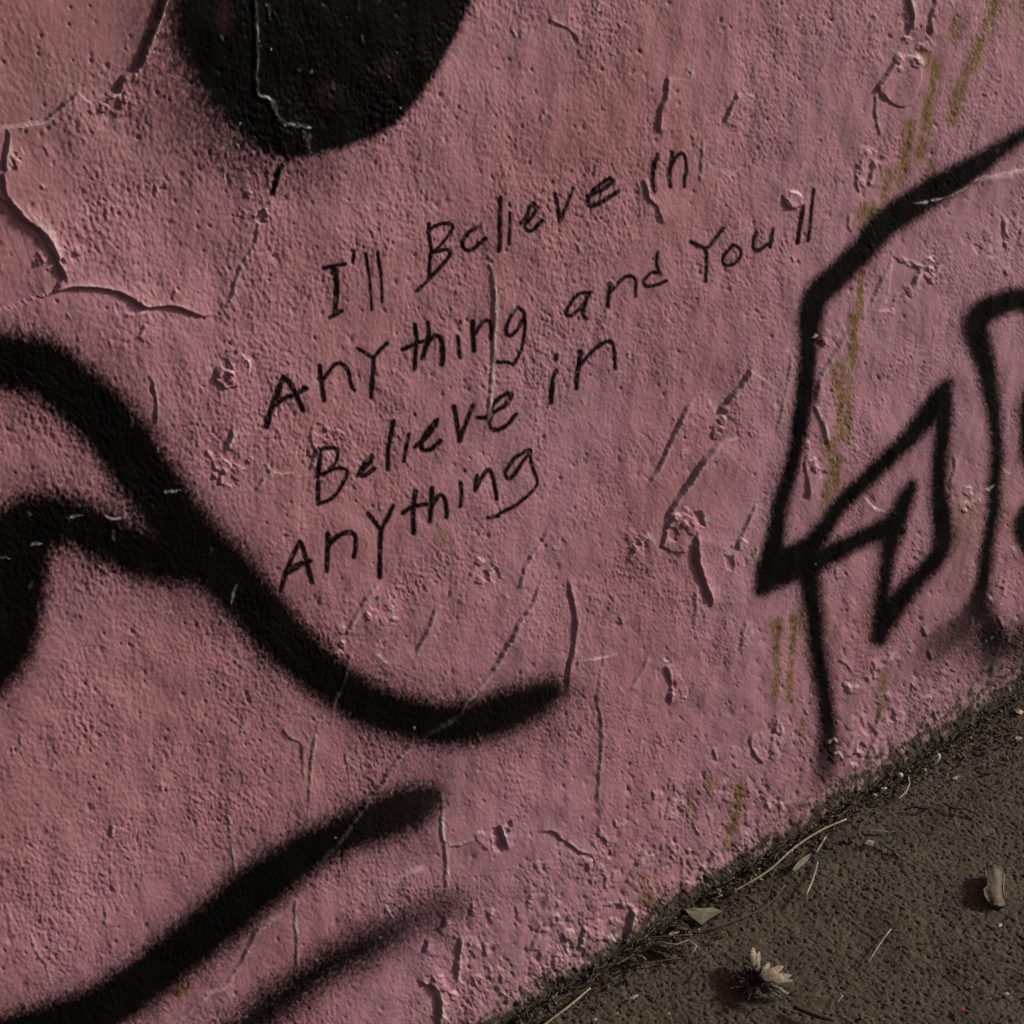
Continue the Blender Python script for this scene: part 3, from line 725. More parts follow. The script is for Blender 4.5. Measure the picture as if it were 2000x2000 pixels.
ATT = {k: v.reshape(-1).astype(np.float32) for k, v in dict(black=BLACK, ink=INK, chip=CHIP_LIT, algae=ALGAE, dirt=DIRT, tone=TONE,
                                                           cavity=np.clip(0.5 + STIP, 0, 1)).items()}


def mesh_from(name, v, q, n=None, att=None, mat=None):
    me = bpy.data.meshes.new(name)
    me.vertices.add(len(v))
    me.vertices.foreach_set('co', np.ascontiguousarray(v, np.float32).ravel())
    k = q.shape[1]
    me.loops.add(len(q) * k)
    me.loops.foreach_set('vertex_index', np.ascontiguousarray(q, np.int32).ravel())
    me.polygons.add(len(q))
    me.polygons.foreach_set('loop_start', np.arange(0, len(q) * k, k, dtype=np.int32))
    me.polygons.foreach_set('use_smooth', np.ones(len(q), bool))
    me.update(calc_edges=True)
    if att:
        for key, val in att.items():
            me.attributes.new(key, 'FLOAT', 'POINT').data.foreach_set('value', np.ascontiguousarray(val, np.float32))
    if mat: me.materials.append(mat)
    if n is not None:
        me.normals_split_custom_set_from_vertices(n.astype(np.float32))
    return me


# ---------------------------------------------------------------- materials
def new_mat(name):
    m = bpy.data.materials.new(name)
    m.use_nodes = True
    return m, m.node_tree, m.node_tree.nodes['Principled BSDF']


def nd(t, kind, **kw):
    n = t.nodes.new(kind)
    for k, v in kw.items():
        if k == 'inp':
            for a, b in v.items():
                n.inputs[a].default_value = b
        else:
            setattr(n, k, v)
    return n


def mixc(t, fac, a, b):
    n = nd(t, 'ShaderNodeMix', data_type='RGBA')
    for sock, val in ((n.inputs[0], fac), (n.inputs[6], a), (n.inputs[7], b)):
        if hasattr(val, 'is_output'):
            t.links.new(val, sock)
        else:
            sock.default_value = val
    return n.outputs[2]


def attr(t, name):
    return nd(t, 'ShaderNodeAttribute', attribute_name=name).outputs['Fac']


def ramp(t, fac, stops):
    n = nd(t, 'ShaderNodeValToRGB')
    e = n.color_ramp.elements
    while len(e) < len(stops): e.new(0.5)
    for el, (p, c) in zip(e, stops):
        el.position = p
        el.color = (*c, 1)
    t.links.new(fac, n.inputs[0])
    return n.outputs[0]


mw, t, bs = new_mat('painted_plaster')
tc = nd(t, 'ShaderNodeTexCoord')
nz = nd(t, 'ShaderNodeTexNoise', inp={'Scale': 55.0, 'Detail': 6.0, 'Roughness': 0.65})
t.links.new(tc.outputs['Object'], nz.inputs['Vector'])
nf = nd(t, 'ShaderNodeTexNoise', inp={'Scale': 420.0, 'Detail': 4.0, 'Roughness': 0.6})
t.links.new(tc.outputs['Object'], nf.inputs['Vector'])
pink = ramp(t, attr(t, 'tone'), [(0.15, (0.372, 0.146, 0.162)), (0.5, (0.410, 0.178, 0.222)), (0.85, (0.436, 0.212, 0.276))])
pink = mixc(t, ramp(t, nz.outputs[0], [(0.35, (0, 0, 0)), (0.7, (.45, .45, .45))]), pink, (0.37, 0.192, 0.222, 1))
pink = mixc(t, ramp(t, nf.outputs[0], [(0.4, (0, 0, 0)), (0.75, (.35, .35, .35))]), pink, (0.49, 0.268, 0.305, 1))
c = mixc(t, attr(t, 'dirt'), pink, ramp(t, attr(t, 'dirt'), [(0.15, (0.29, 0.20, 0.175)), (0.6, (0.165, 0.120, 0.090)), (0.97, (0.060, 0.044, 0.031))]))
c = mixc(t, attr(t, 'algae'), c, ramp(t, nf.outputs[0], [(0.35, (0.085, 0.048, 0.006)), (0.65, (0.25, 0.158, 0.016))]))
c = mixc(t, attr(t, 'black'), c, (0.0035, 0.0032, 0.0032, 1))
c = mixc(t, attr(t, 'ink'), c, (0.006, 0.002, 0.0025, 1))
c = mixc(t, attr(t, 'chip'), c, ramp(t, nf.outputs[0], [(0.3, (0.55, 0.42, 0.40)), (0.7, (0.80, 0.71, 0.67))]))  # bare plaster plus catch-light coloured onto raised edges
t.links.new(c, bs.inputs['Base Color'])
rr = mixc(t, attr(t, 'black'), (0.72, .72, .72, 1), (0.50, .5, .5, 1))
t.links.new(rr, bs.inputs['Roughness'])
t.links.new(mixc(t, mixc(t, attr(t, 'black'), attr(t, 'ink'), (1, 1, 1, 1)), (0.3, .3, .3, 1), (0.055, .055, .055, 1)), bs.inputs['Specular IOR Level'])
bp = nd(t, 'ShaderNodeBump', inp={'Strength': 0.35, 'Distance': 0.0007})
t.links.new(nf.outputs[0], bp.inputs['Height'])
t.links.new(bp.outputs[0], bs.inputs['Normal'])


def simple(name, c1, c2, scale=300, rough=0.8, bump=0.3, dist=0.0006, sss=0):
    m, t, b = new_mat(name)
    tc = nd(t, 'ShaderNodeTexCoord')
    n = nd(t, 'ShaderNodeTexNoise', inp={'Scale': scale, 'Detail': 5.0, 'Roughness': 0.65})
    t.links.new(tc.outputs['Object'], n.inputs['Vector'])
    t.links.new(ramp(t, n.outputs[0], [(0.32, c1), (0.68, c2)]), b.inputs['Base Color'])
    b.inputs['Roughness'].default_value = rough
    b.inputs['Specular IOR Level'].default_value = 0.25
    bp = nd(t, 'ShaderNodeBump', inp={'Strength': bump, 'Distance': dist})
    t.links.new(n.outputs[0], bp.inputs['Height'])
    t.links.new(bp.outputs[0], b.inputs['Normal'])
    return m


M_STRAW = simple('dry_straw', (0.22, 0.165, 0.10), (0.46, 0.37, 0.25), 200)
M_STRAWD = simple('brown_stem', (0.06, 0.042, 0.026), (0.17, 0.12, 0.075), 240)
M_BARK = simple('dark_bark', (0.030, 0.016, 0.010), (0.085, 0.048, 0.030), 260)
M_LEAF = simple('dead_leaf', (0.035, 0.026, 0.016), (0.115, 0.085, 0.055), 160)
M_LEAFP = simple('pale_leaf', (0.15, 0.135, 0.085), (0.27, 0.24, 0.16), 160)
M_LEAFB = simple('curled_brown_leaf', (0.07, 0.052, 0.034), (0.18, 0.135, 0.09), 180)
M_PETAL = simple('dry_petal', (0.24, 0.18, 0.115), (0.62, 0.52, 0.38), 190)
M_SEPAL = simple('dark_sepal', (0.018, 0.009, 0.005), (0.06, 0.032, 0.018), 260)
M_WHITE = simple('white_pebble', (0.52, 0.48, 0.40), (0.80, 0.76, 0.67), 250)
M_CRUMB = simple('dirt_crumb', (0.020, 0.014, 0.009), (0.13, 0.10, 0.068), 70)
M_PINKF = simple('fallen_pink_paint', (0.30, 0.17, 0.17), (0.45, 0.30, 0.30), 300)
M_RED = simple('red_scrap', (0.14, 0.025, 0.018), (0.26, 0.06, 0.045), 300)

# ---------------------------------------------------------------- link the wall
wall = None
lut = np.full(len(VF), -1, np.int64)
order = [0] + list(range(1, len(PARTS) + 1))
for k in order:
    q = quads[qown == k]
    if len(q) == 0: continue
    used = np.unique(q)
    lut[used] = np.arange(len(used))
    q2 = lut[q]
    v, n = VF[used], NF[used]
    at = {a: b[used] for a, b in ATT.items()}
    if k == 0:
        # body of the wall behind the rendered coat
        x0, x1, z0, z1 = v[:, 0].min(), v[:, 0].max(), -0.15, v[:, 2].max()
        y0, y1 = 0.012, 0.26
        bv = np.array([(x, y, z) for x in (x0, x1) for y in (y0, y1) for z in (z0, z1)])
        bq = np.array([(0, 1, 3, 2), (4, 6, 7, 5), (0, 4, 5, 1), (2, 3, 7, 6), (1, 5, 7, 3), (0, 2, 6, 4)]) + len(v)
        v = np.vstack([v, bv])
        q2 = np.vstack([q2, bq])
        cen = bv.mean(0)
        bn = (bv - cen) / np.linalg.norm(bv - cen, axis=1, keepdims=True)
        n = np.vstack([n, bn])
        at = {a: np.concatenate([b, np.full(8, 0.5 if a in ('tone', 'cavity') else 0.0)]) for a, b in at.items()}
    nm = 'painted_wall' if k == 0 else PARTS[k - 1][0]
    o = bpy.data.objects.new(nm, mesh_from(nm, v, q2, n, at, mw))
    COL.objects.link(o)
    if k == 0:
        wall = tag(o, 'pink painted plaster wall with black graffiti, handwriting and flaking paint', 'wall')
    else:
        o.parent = wall
        if PARTS[k - 1][1]: o['label'] = PARTS[k - 1][1]

# ---------------------------------------------------------------- ground
ga, gb = on_ground(900, 2010), on_ground(2050, 2050)
gc = on_ground(2040, 1330)
print('cam', cam, 'fov', math.degrees(2 * math.atan(1000 / F_PX)), 'wall x', VF[:, 0].min(), VF[:, 0].max(), 'z', VF[:, 2].max(), 'ground', ga, gb, gc)
gx = growth(min(ga[0], gb[0]) - 0.01, gc[0] + 0.02, 0.00145, -80, 80, 1.12)
gy = growth(gb[1] - 0.01, 0.006, 0.00145, -80, 4, 1.12)
GX, GY = np.meshgrid(gx, gy)
mx, my = GX * 1000, GY * 1000
near = np.exp(-np.maximum(-my, 0) / 9.0) * (my < 20)
gmask = 0.45 + 0.75 * sstep(-0.3, 0.45, fbm(mx / 75, my / 75, 140, 3))
gmask = gmask * 0.75
GZ = 0.55 * gmask * perlin(mx / 2.6, my / 2.6, 100) + gmask * 0.75 * perlin(mx / 4.4, my / 4.4, 101) + 0.5 * perlin(mx / 8, my / 8, 102) + 0.9 * fbm(mx / 40, my / 40, 103, 3) + 2.0 * fbm(mx / 300, my / 300, 107, 2)
GZ = GZ - 1.5 * sstep(0.36, 0.62, perlin(mx / 5.5, my / 5.5, 105)) - 1.1 * sstep(0.42, 0.62, perlin(mx / 3.4, my / 3.4, 106))
crk = np.minimum(np.abs(perlin(mx / 95 + 0.5 * perlin(mx / 25, my / 25, 120), my / 95, 121)), 1)
GZ = GZ - 1.6 * np.exp(-(crk / 0.012) ** 2) * sstep(-0.1, 0.3, perlin(mx / 160, my / 160, 122)) + 0.8 * sstep(0.35, 0.6, perlin(mx / 11, my / 11, 123))
litter = sstep(-0.35, 0.5, fbm(mx / 45, my / 20, 110, 3)) * np.exp(-np.maximum(-my - 4, 0) / (20.0 + 34 * sstep(700, 1000, mx)))
GZ = GZ + near * (1.3 + 1.6 * fbm(mx / 9, my / 9, 108, 3)) + litter * (1.2 + 2.0 * fbm(mx / 6, my / 5, 112, 3))
fade = sstep(3000, 900, np.hypot(mx, my))
GZ = GZ - 9.0 * np.exp(-((my + 2.5) / 3.2) ** 2) * sstep(-0.45, 0.25, fbm(mx / 55, my / 200, 150, 3))
GZ = (GZ * fade - 1.0) / 1000
gi = np.arange(GX.size).reshape(GX.shape)
gq = np.stack([gi[:-1, :-1], gi[:-1, 1:], gi[1:, 1:], gi[1:, :-1]], -1).reshape(-1, 4)
mg, t, bs = new_mat('dusty_concrete')
tc = nd(t, 'ShaderNodeTexCoord')
nz = nd(t, 'ShaderNodeTexNoise', inp={'Scale': 18.0, 'Detail': 7.0, 'Roughness': 0.65})
nf = nd(t, 'ShaderNodeTexNoise', inp={'Scale': 330.0, 'Detail': 5.0, 'Roughness': 0.7})
for n in (nz, nf): t.links.new(tc.outputs['Object'], n.inputs['Vector'])
c = ramp(t, nz.outputs[0], [(0.3, (0.042, 0.033, 0.021)), (0.7, (0.084, 0.068, 0.046))])
c = mixc(t, ramp(t, nf.outputs[0], [(0.42, (0, 0, 0)), (0.7, (.6, .6, .6))]), c, (0.18, 0.152, 0.112, 1))
c = mixc(t, ramp(t, nf.outputs[0], [(0.30, (.9, .9, .9)), (0.46, (0, 0, 0))]), c, (0.016, 0.011, 0.007, 1))
c = mixc(t, attr(t, 'litter'), c, ramp(t, nf.outputs[0], [(0.35, (0.014, 0.010, 0.006)), (0.68, (0.075, 0.056, 0.036))]))
t.links.new(c, bs.inputs['Base Color'])
bs.inputs['Roughness'].default_value = 0.88
bs.inputs['Specular IOR Level'].default_value = 0.2
bp = nd(t, 'ShaderNodeBump', inp={'Strength': 0.5, 'Distance': 0.0012})
t.links.new(nf.outputs[0], bp.inputs['Height'])
t.links.new(bp.outputs[0], bs.inputs['Normal'])
lit = np.clip(0.5 * sstep(0.15, 0.7, fbm(mx / 70, my / 60, 131, 3)) + near * 1.0 + litter * 0.8, 0, 1)
go = bpy.data.objects.new('ground', mesh_from('ground', np.stack([GX, GY, GZ], -1).reshape(-1, 3), gq, None, {'litter': lit.reshape(-1)}, mg))
COL.objects.link(go)
tag(go, kind='structure')

# ---------------------------------------------------------------- litter on the ground
def link(name, v, f, mat, parent=None, smooth=True):
    me = bpy.data.meshes.new(name)
    me.from_pydata([tuple(x) for x in v], [], f)
    me.materials.append(mat)
    if smooth:
        for p in me.polygons: p.use_smooth = True
    o = bpy.data.objects.new(name, me)
    COL.objects.link(o)
    if parent: o.parent = parent
    return o


def tube_geo(pts, rad, n=7, squash=1.0):
    pts = [Vector(p) for p in pts]
    vv, ff = [], []
    for i, p in enumerate(pts):
        d = (pts[min(i + 1, len(pts) - 1)] - pts[max(i - 1, 0)]).normalized()
        a = d.cross(Vector((0, 0, 1)))
        if a.length < 1e-4: a = Vector((1, 0, 0))
        a.normalize()
        b = a.cross(d)
        r = rad[i] if hasattr(rad, '__len__') else rad
        for k in range(n):
            q = 2 * math.pi * k / n
            vv.append(p + a * math.cos(q) * r + b * math.sin(q) * r * squash)
    for i in range(len(pts) - 1):
        for k in range(n):
            ff.append((i * n + k, i * n + (k + 1) % n, (i + 1) * n + (k + 1) % n, (i + 1) * n + k))
    ff.append(tuple(range(n))[::-1])
    ff.append(tuple(range((len(pts) - 1) * n, len(pts) * n)))
    return vv, ff


PX = 0.00047                                          # metres per photo pixel near the foot of the wall


def stem(name, label, cat, pts, wpx, mat, lift=0.0025, group=None, taper=True, squash=1.0):
    """Stalk lying along traced photo points; pts (u, v[, height in m])."""
    p3 = []
    sm = smooth_line([(p[0], p[1], (p[2] if len(p) > 2 else lift)) for p in pts], 10)
    for q in sm:
        p3.append(on_ground(q[0], q[1], q[2] + random.uniform(0, 0.0004)))
    n = len(p3)
    rad = [wpx * PX / 2 * ((0.55 + 0.45 * math.sin(math.pi * (0.15 + 0.7 * i / max(n - 1, 1)))) if taper else 1) * random.uniform(0.85, 1.1) for i in range(n)]
    base = Vector(p3[0])
    v, f = tube_geo([Vector(p) - base for p in p3], rad, 7, squash)
    o = link(name, v, f, mat)
    o.location = base
    return tag(o, label, cat, group)


def crumb_geo(size, seed, flat=0.7):
    r = random.Random(seed)
    import bmesh
    bm = bmesh.new()
    bmesh.ops.create_icosphere(bm, subdivisions=1, radius=1)
    s = (r.uniform(.7, 1.2), r.uniform(.6, 1.1), flat * r.uniform(.7, 1.1))
    vv = []
    for v in bm.verts:
        k = r.uniform(.75, 1.15) * size
        vv.append(Vector((v.co.x * s[0] * k, v.co.y * s[1] * k, v.co.z * s[2] * k)))
    ff = [tuple(v.index for v in f.verts) for f in bm.faces]
    bm.free()
    return vv, ff


def blob(name, label, cat, u, v, px, mat, flat=0.7, group=None, z=0.002, stretch=1.0, rot=0.0):
    vv, ff = crumb_geo(px * 1.3 * PX / 2, int(u * 7 + v), flat)
    vv = [Vector((q.x * stretch, q.y, q.z)) for q in vv]
    o = link(name, vv, ff, mat)
    o.location = on_ground(u, v, z)
    o.rotation_euler = (0, 0, rot)
    return tag(o, label, cat, group)


def sheet_geo(outline, nx=10, ny=6, curl=0.0, thick=0.0006, wrinkle=0.0008, seed=0, roll=0.0):
    """Leaf-like sheet with thickness. outline(s) -> half width for s in 0..1, length along x, curled round its long axis."""
    r = random.Random(seed)
    L, W = outline
    top = []
    for i in range(nx + 1):
        s = i / nx
        hw = W * (math.sin(math.pi * min(max(s, 0.02), 0.98)) ** 0.55) * r.uniform(0.86, 1.1)
        row = []
        for j in range(ny + 1):
            q = -1 + 2 * j / ny
            a = q * curl
            y = hw * (math.sin(a) / curl if curl else q)
            z = hw * ((1 - math.cos(a)) / curl if curl else 0) + r.uniform(-1, 1) * wrinkle + roll * (s - .5) ** 2 * L
            row.append(Vector(((s - 0.5) * L, y, z)))
        top.append(row)
    vv = [p for row in top for p in row]
    n = len(vv)
    vv += [p - Vector((0, 0, thick)) for p in vv[:n]]
    ff = []
    w_ = ny + 1
    for i in range(nx):
        for j in range(ny):
            a, b, c_, d = i * w_ + j, i * w_ + j + 1, (i + 1) * w_ + j + 1, (i + 1) * w_ + j
            ff += [(a, d, c_, b), (n + a, n + b, n + c_, n + d)]
    edge = [j for j in range(w_)] + [i * w_ + ny for i in range(1, nx + 1)] + [nx * w_ + j for j in range(ny - 1, -1, -1)] + [i * w_ for i in range(nx - 1, 0, -1)]
    for a, b in zip(edge, edge[1:] + edge[:1]):
        ff.append((a, b, n + b, n + a))
    return vv, ff


def leaf(name, label, cat, p0, p1, wpx, mat, curl=0.8, z=0.004, tilt=0.0, seed=1, group=None, wrinkle=0.0006, roll=0.0, flip=False):
    a, b = Vector(on_ground(*p0, z)), Vector(on_ground(*p1, z))
    L = (b - a).length
    vv, ff = sheet_geo((L, wpx * PX / 2 * 1.15), 10, 6, curl, 0.0005, wrinkle, seed, roll)
    if flip: vv = [Vector((p.x, p.y, -p.z + wpx * PX * 0.35)) for p in vv]
    o = link(name, vv, ff, mat)
    o.location = (a + b) / 2
    o.rotation_euler = (tilt, 0, math.atan2(b.y - a.y, b.x - a.x))
    return tag(o, label, cat, group)


G = 'dry straws lying along the foot of the wall'
stem('straw', 'long pale bent straw lying along the foot of the wall at centre right', 'straw', [(1425, 1746, .004), (1440, 1737, .005), (1500, 1701, .009), (1552, 1655, .011), (1603, 1622, .010), (1653, 1600, .006)], 6, M_STRAW, group=G)
stem('straw', 'long thin brown stem running beside the pale leaf scrap out over the ground', 'straw', [(1345, 1823, .002), (1414, 1805, .003), (1470, 1784, .003), (1506, 1762, .003), (1534, 1728, .003)], 4, M_STRAWD, group=G)
stem('straw', 'pale straight straw at the bottom edge against the wall', 'straw', [(1055, 2010, .006), (1065, 2000, .006), (1110, 1966, .007), (1153, 1930, .006)], 5.5, M_STRAW, group=G)
stem('straw', 'thin straw below the dark heap of leaf litter', 'straw', [(1222, 1886, .003), (1270, 1880, .004), (1330, 1871, .003)], 4, M_STRAWD, group=G)
stem('straw', 'wavy pale tendril on top of the leaf litter', 'straw', [(1282, 1838, .006), (1300, 1842, .007), (1322, 1845, .007), (1345, 1836, .006), (1360, 1848, .005), (1348, 1864, .003)], 5, M_STRAW, group=G)
stem('straw', 'short straw across the top of the leaf litter', 'straw', [(1258, 1832, .005), (1300, 1829, .006), (1345, 1826, .005)], 4, M_STRAWD, group=G)
stem('straw', 'fine arched fibre at the bottom edge beside the straight straw', 'straw', [(1075, 1965, .003), (1095, 1950, .006), (1116, 1940, .004)], 3.5, M_STRAWD, group=G)
stem('straw', 'slender stalk pointing away from the wall below the yellow chip', 'straw', [(1597, 1684, .003), (1588, 1716, .006), (1577, 1742, .009), (1573, 1750, .009)], 5.5, M_STRAW, group=G)
stem('straw', 'small forked stalk above the yellow chip', 'straw', [(1591, 1669, .003), (1602, 1652, .005), (1613, 1634, .004)], 4.5, M_STRAW, group=G)
stem('straw', 'lone thin straw on the open ground at lower right', 'straw', [(1694, 1884, .003), (1712, 1853, .003), (1728, 1830, .003), (1740, 1815, .002)], 4, M_STRAW, group=G)
stem('straw', 'small hooked straw near the bottom edge', 'straw', [(1631, 1964, .002), (1640, 1952, .003), (1645, 1945, .004), (1640, 1938, .002)], 3.5, M_STRAW, group=G)
stem('straw', 'short tan stem below the green sliver', 'straw', [(1717, 1644, .003), (1735, 1657, .003), (1763, 1666, .002)], 6, M_LEAFB, group=G)
stem('straw', 'fine fibre leaning on the litter left of the leaf scrap', 'straw', [(1180, 1890, .004), (1205, 1882, .006), (1232, 1868, .005)], 3.5, M_STRAWD, group=G)
stem('straw', 'dark fibre crossing the foot of the wall near the right edge', 'straw', [(1935, 1405, .006), (1950, 1425, .005), (1965, 1436, .003)], 4, M_LEAFB, group=G)
stem('string', 'curled white thread hanging below the white pebble', 'thread', [(1774, 1518, .004), (1777, 1530, .005), (1770, 1546, .006), (1758, 1558, .006), (1742, 1561, .005)], 4.5, M_PETAL)
stem('twig', 'short thick dark brown twig at the bottom edge', 'twig', [(1550, 1966, .005), (1575, 1976, .006), (1600, 1985, .006), (1630, 1992, .004)], 15, M_BARK, squash=.7)
stem('twig', 'dark crooked rod in place of a shadowed crevice, outward from the litter at right', 'twig', [(1842, 1569, .003), (1868, 1580, .004), (1885, 1579, .004), (1912, 1592, .002)], 6, M_BARK)  # added dark stem, stands in for a shadow crevice in the litter
stem('twig', 'dark rod in place of a shadowed crevice along the litter edge below the white pebble', 'twig', [(1765, 1582, .002), (1785, 1575, .004), (1806, 1579, .004), (1838, 1566, .002)], 7, M_BARK)  # added as well: dark shape where the litter edge is only shaded
leaf('wood_chip', 'pale yellow splinter lying beside the long straw', 'wood chip', (1547, 1702), (1583, 1668), 13, M_LEAFP, 0.3, 0.006, 0.3, 3)
def plate_obj(name, label, cat, pts, thick, mat):
    """Thin solid sheet from photo points with heights."""
    P = [Vector(on_ground(u, v, z)) for u, v, z in pts]
    b = sum(P, Vector()) / len(P)
    top = [p - b for p in P]
    mid = Vector((0, 0, 0.0015))
    n = len(P)
    vv = top + [p - Vector((0, 0, thick)) for p in top] + [mid, mid - Vector((0, 0, thick))]
    ff = []
    for k in range(n):
        q = (k + 1) % n
        ff += [(k, q, 2 * n), (n + q, n + k, 2 * n + 1), (k, n + k, n + q, q)]
    o = link(name, vv, ff, mat, smooth=False)
    o.location = b
    return tag(o, label, cat)


plate_obj('leaf_scrap', 'flat greenish triangular leaf scrap at the foot of the wall', 'leaf',
          [(1337, 1776, .013), (1352, 1773, .014), (1372, 1774, .013), (1392, 1772, .012), (1410, 1779, .010), (1398, 1787, .008), (1386, 1794, .007), (1370, 1806, .005), (1356, 1795, .009), (1345, 1785, .012)], .0007, M_LEAFP)
leaf('leaf_scrap', 'thin olive leaf sliver on the ground right of the straws', 'leaf', (1695, 1622), (1748, 1624), 8, M_LEAFP, 0.8, 0.003, 0, 6)
rows = [((1924, 1693, .016), (1940, 1690, .020), (1955, 1697, .011)), ((1924, 1702, .018), (1942, 1699, .022), (1960, 1707, .011)), ((1926, 1716, .019), (1944, 1713, .022), (1960, 1720, .011)),
        ((1930, 1728, .019), (1945, 1726, .021), (1959, 1732, .010)), ((1921, 1736, .018), (1943, 1738, .020), (1959, 1744, .009)), ((1923, 1748, .016), (1944, 1750, .017), (1962, 1755, .007)),
        ((1930, 1760, .012), (1947, 1762, .012), (1966, 1763, .004)), ((1938, 1768, .006), (1950, 1770, .006), (1966, 1768, .002))]
G3 = []
for row in rows:
    sm = smooth_line([(u, v, z * 620) for u, v, z in row], 6)
    t_ = np.linspace(0, len(sm) - 1, 9)
    q = np.stack([np.interp(t_, np.arange(len(sm)), sm[:, k]) for k in range(3)], 1)
    G3.append([Vector(on_ground(a, b, max(c_ / 1000 + random.uniform(-.0007, .0007), .0005))) for a, b, c_ in q])
base = Vector(on_ground(1943, 1745, 0))
vv = [p - base for r_ in G3 for p in r_]
n = len(vv)
nrm_l = Vector((-0.5, 0.1, -0.8)).normalized() * .0011
vv += [p + nrm_l for p in vv[:n]]
ff = []
for a in range(len(G3) - 1):
    for b in range(8):
        k = a * 9 + b
        ff += [(k, k + 9, k + 10, k + 1), (n + k, n + k + 1, n + k + 10, n + k + 9)]
rim = [b for b in range(9)] + [a * 9 + 8 for a in range(1, len(G3))] + [(len(G3) - 1) * 9 + b for b in range(7, -1, -1)] + [a * 9 for a in range(len(G3) - 2, 0, -1)]
for a, b in zip(rim, rim[1:] + rim[:1]):
    ff.append((a, n + a, n + b, b))
o = link('curled_leaf', vv, ff, M_LEAFB)
o.location = base
tag(o, 'curled brown leaf standing by itself on the ground at right', 'leaf')
edge = [G3[0][3], G3[0][5], G3[0][7]] + [r_[8] for r_ in G3[:6]]
v2, f2 = tube_geo([p - base + Vector((0, 0, .0003)) for p in edge], .0011, 6)
link('rim', v2, f2, M_LEAFP, o)
# litter heap beside the wall
GL = 'dead leaves heaped in the corner of wall and ground'
lab = ['dark crumpled leaf at the top of the litter heap', 'brown leaf fragment in the middle of the litter heap', 'small dark leaf under the wavy tendril', 'folded leaf at the lower end of the litter heap',
       'leaf fragment tucked under the greenish scrap', 'torn leaf at the near end of the heap by the bottom edge']
for k, (a, b, wd, cu) in enumerate([((1305, 1806), (1350, 1815), 26, 1.0), ((1265, 1850), (1310, 1862), 24, 1.1), ((1300, 1852), (1340, 1868), 18, 1.2), ((1225, 1865), (1262, 1880), 20, .9),
                                    ((1345, 1800), (1372, 1806), 16, 1.2), ((1195, 1886), (1225, 1896), 16, 1.0)]):
    leaf('dead_leaf', lab[k], 'leaf', a, b, wd, M_LEAF, cu, 0.004, random.uniform(-.5, .4), 20 + k, GL, 0.0014)
blob('pebble', 'smooth white pebble in the litter at the foot of the wall', 'pebble', 1758, 1514, 20, M_WHITE, 1.0, None, 0.006, 0.8, 1.0)
hb = Vector(on_ground(1827, 1484, .008))
ax = (Vector(on_wall(1840, 1466, .012)) - Vector(on_wall(1814, 1500, .012)))
nv = (Vector(cam) - hb).normalized()
ax = (ax - nv * ax.dot(nv)).normalized()
bx_ = nv.cross(ax)
ring = []
for k in range(16):
    q = 2 * math.pi * k / 16
    ring.append((math.cos(q) * PX * 21, math.sin(q) * PX * 9.5))
vv = [ax * a + bx_ * b + nv * .0004 for a, b in ring] + [ax * a * .72 + bx_ * b * .66 + nv * .0016 for a, b in ring] + [nv * .0019] + [ax * a * .9 + bx_ * b * .9 - nv * .0016 for a, b in ring] + [-nv * .002]
ff = []
for k in range(16):
    q = (k + 1) % 16
    ff += [(k, q, 16 + q, 16 + k), (16 + k, 16 + q, 32), (k, 33 + k, 33 + q, q), (33 + k, 49, 33 + q)]
o = link('seed_husk', vv, ff, M_WHITE)
o.location = hb
tag(o, 'pale oval seed husk with dark holes beside the wall', 'seed husk')
for a, b, r_ in ((-8, .5, 6.0), (6.5, .5, 4.4)):
    v2, f2 = crumb_geo(PX * r_, 60 + int(a), .9)
    link('hole', [q + ax * a * PX + bx_ * b * PX + nv * .0019 for q in v2], f2, M_SEPAL, o)
GC = 'small pale scraps scattered on the ground'


def flake(name, label, u, v, px, mat, stretch):
    r = random.Random(int(u * 3 + v))
    n, R_, a0 = r.choice((5, 6, 7)), px * PX * 0.62, r.uniform(0, 6.28)
    P = []
    for k in range(n):
        a = 2 * math.pi * k / n + r.uniform(-.35, .35)
        q = R_ * r.uniform(.6, 1.15)
        x, y = q * math.cos(a) * stretch, q * math.sin(a)
        P.append(Vector((x * math.cos(a0) - y * math.sin(a0), x * math.sin(a0) + y * math.cos(a0), r.uniform(-.12, .32) * R_)))
    th = Vector((0, 0, max(R_ * .22, .0005)))
    vv = P + [p * 0.9 - th for p in P] + [Vector((r.uniform(-.2, .2) * R_, r.uniform(-.2, .2) * R_, R_ * .3)), -th]
    ff = []
    for k in range(n):
        q = (k + 1) % n
        ff += [(k, q, 2 * n), (n + q, n + k, 2 * n + 1), (k, n + k, n + q, q)]
    o = link(name, vv, ff, mat, smooth=False)
    o.location = on_ground(u, v, .002 + R_ * .25)
    return tag(o, label, 'scrap', GC)


